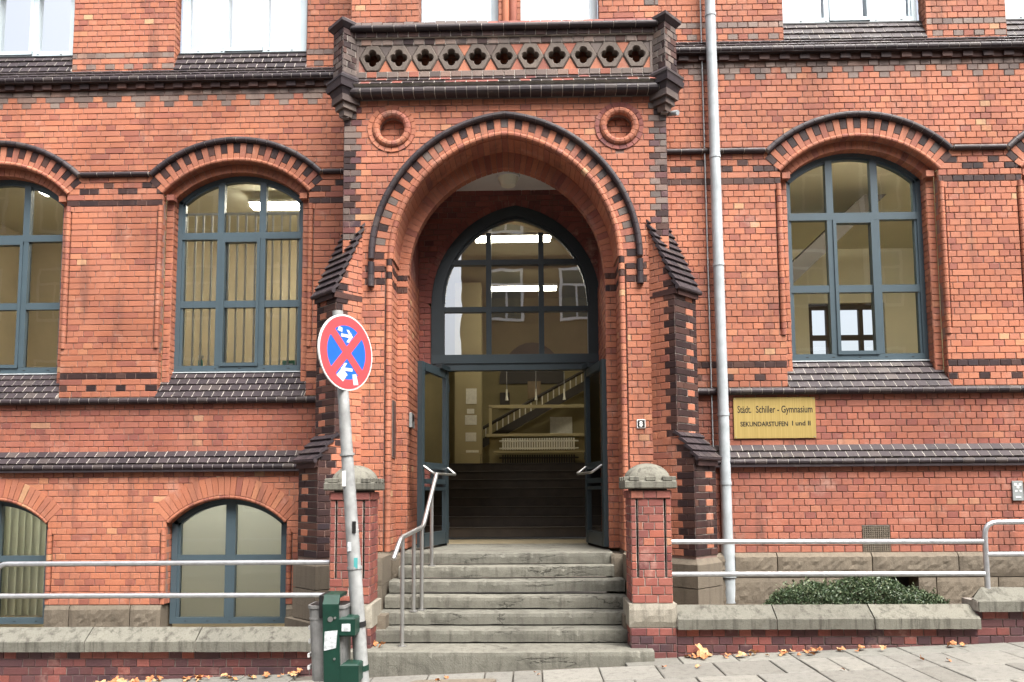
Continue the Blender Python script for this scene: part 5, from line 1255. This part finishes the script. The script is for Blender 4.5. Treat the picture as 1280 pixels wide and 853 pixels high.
for _ in range(60):                                  # stray shoots
    a, r = rs.random() * 6.283, rs.random() ** .4; x, y = 3.60 + .95 * r * math.cos(a), -.62 + .32 * r * math.sin(a); h = hh(x, y); L = rs.uniform(.03, .10); lean = (rs.gauss(0, .5), rs.gauss(0, .4))
    for k in range(14):
        t = k / 13; s = rs.uniform(.008, .015); c = Vector((x + lean[0] * L * t + rs.gauss(0, .008), y + lean[1] * L * t + rs.gauss(0, .008), .33 + h + L * t))
        d = Vector((rs.gauss(0, 1), rs.gauss(0, 1), rs.gauss(.4, .7))).normalized(); e = d.orthogonal().normalized(); w_ = d.cross(e)
        g.add([tuple(c - e * s * 1.6), tuple(c + w_ * s * .6), tuple(c + e * s * 1.6), tuple(c - w_ * s * .6)], [(0, 1, 2, 3)], 'shrub_leaf', .6 + .4 * rs.random())
mesh_obj('foliage', g.v, g.f, g.mats, SH, g.m, g.t, recalc=False)
g = G()
for k in range(26):
    a = rs.random() * 6.283; x, y = 3.60 + .7 * math.cos(a) * rs.random(), -.62 + .24 * math.sin(a) * rs.random()
    v, f = tube([(3.60 + (x - 3.60) * .5, -.62, .34), (x, y, .36 + hh(x, y) * .85)], [.012, .005], 5); g.add(v, f, 'stem')
mesh_obj('branches', g.v, g.f, g.mats, SH, g.m, g.t, kind='stuff')
def leafshape(cx, cy, cz, s, mat, rs, steep=0.0):
    a0 = rs.random() * 6.283; P = []; n = 20
    for k in range(n):
        t = 2 * math.pi * k / n; r = s * (.55 + .45 * abs(math.cos(2.5 * t))) * (1 - .15 * rs.random()); P.append((r * math.cos(t), r * math.sin(t), .25 * s * math.cos(2 * t + a0) + .12 * s * rs.random()))
    P.append((0, 0, 0.0)); R = Matrix.Rotation(a0, 3, 'Z') @ Matrix.Rotation(steep if steep else rs.gauss(0, .3), 3, 'X') @ Matrix.Rotation(rs.gauss(0, .3), 3, 'Y')
    V = [R @ Vector(p) for p in P]; zm = min(p.z for p in V)
    return [(cx + p.x, cy + p.y, cz + p.z - zm + .002) for p in V], [(k, (k + 1) % n, n) for k in range(n)]
rs = random.Random(11)
spots = []
for _ in range(46): spots.append((rs.uniform(-3.9, -1.95), rs.uniform(-1.34, -1.20), 'dry brown fallen leaf at the foot of the wall below the basement windows', 'leaves along the left wall'))
for _ in range(40): spots.append((1.75 + abs(rs.gauss(0, 1.0)) * (1 if rs.random() < .75 else 1.8), rs.uniform(-1.34, -1.20), 'dry tan fallen leaf at the foot of the wall in front of the shrub', 'leaves along the right wall'))
for x, y, lab, grp in spots:
    if x > 4.4: continue
    v, f = leafshape(x, y, gz(x) + rs.random() * .02, rs.uniform(.022, .055), 'leaf', rs)
    tag(mesh_obj('fallen_leaf', v, f, rs.choice(['leaf_brown', 'leaf_tan']), recalc=False), lab, 'leaf', grp)
for _ in range(9):
    x, y = rs.uniform(-.6, 4.6), rs.uniform(-2.1, -1.5); v, f = leafshape(x, y, gz(x) + .002, rs.uniform(.015, .035), 'leaf', rs)
    tag(mesh_obj('fallen_leaf', v, f, rs.choice(['leaf_brown', 'leaf_tan']), recalc=False), 'small dry leaf lying loose on the pavement slabs', 'leaf', 'loose leaves on the slabs')
v, f = leafshape(1.86, -1.245, gz(1.86), .085, 'leaf', rs, 1.0); tag(mesh_obj('fallen_leaf', v, f, 'leaf_tan', recalc=False), 'large curled tan leaf leaning against the low wall beside the gate pillar', 'leaf')
for k in range(5):
    v, f = leafshape(-1.30 + rs.uniform(-.1, .12), -1.05 + rs.uniform(-.1, .1), .137, .05, 'leaf', rs)
    tag(mesh_obj('fallen_leaf', v, f, 'leaf_brown', recalc=False), 'brown leaf caught on the bottom step behind the sign pole', 'leaf', 'leaves on the bottom step')

# ================================================================== HOUSES ACROSS THE STREET (seen in the panes)
def house(x0, x1, h, mat, label):
    t = thing('house', label, 'house', ((x0 + x1) / 2, -13.5, gz((x0 + x1) / 2))); z0 = gz(x0) - .4; yf = -13.0; ys = -21.0
    boxobj('facade', x0, x1, ys, yf, z0, h, mat, t, .02)
    v, f = prism([(x0 - .3, yf + .3, h), (x0 - .3, (yf + ys) / 2, h + 2.4), (x0 - .3, ys - .3, h)], [(x1 + .3, yf + .3, h), (x1 + .3, (yf + ys) / 2, h + 2.4), (x1 + .3, ys - .3, h)]); mesh_obj('roof', v, f, 'roof_tile', t)
    x = x0 + .9
    while x < x1 - 1.5:
        for z in (1.1, 4.2, 7.2, 10.1):
            if z + 1.9 > h: continue
            o = boxobj('window', x, x + 1.15, yf - .02, yf + .05, z, z + 1.75, 'white_paint', t, .01)
            for a, b, c, d in ((x + .09, x + .54, z + .09, z + 1.15), (x + .61, x + 1.06, z + .09, z + 1.15), (x + .09, x + 1.06, z + 1.23, z + 1.66)): boxobj('pane', a, b, yf + .045, yf + .058, c, d, 'frame_dark', o, .002)
        x += 2.3
house(-1.9, 19, 12.2, 'plaster_orange', 'orange plastered house across the street with white windows'); house(-21, -5.6, 12.0, 'plaster_cream', 'cream plastered house across the street with white windows')
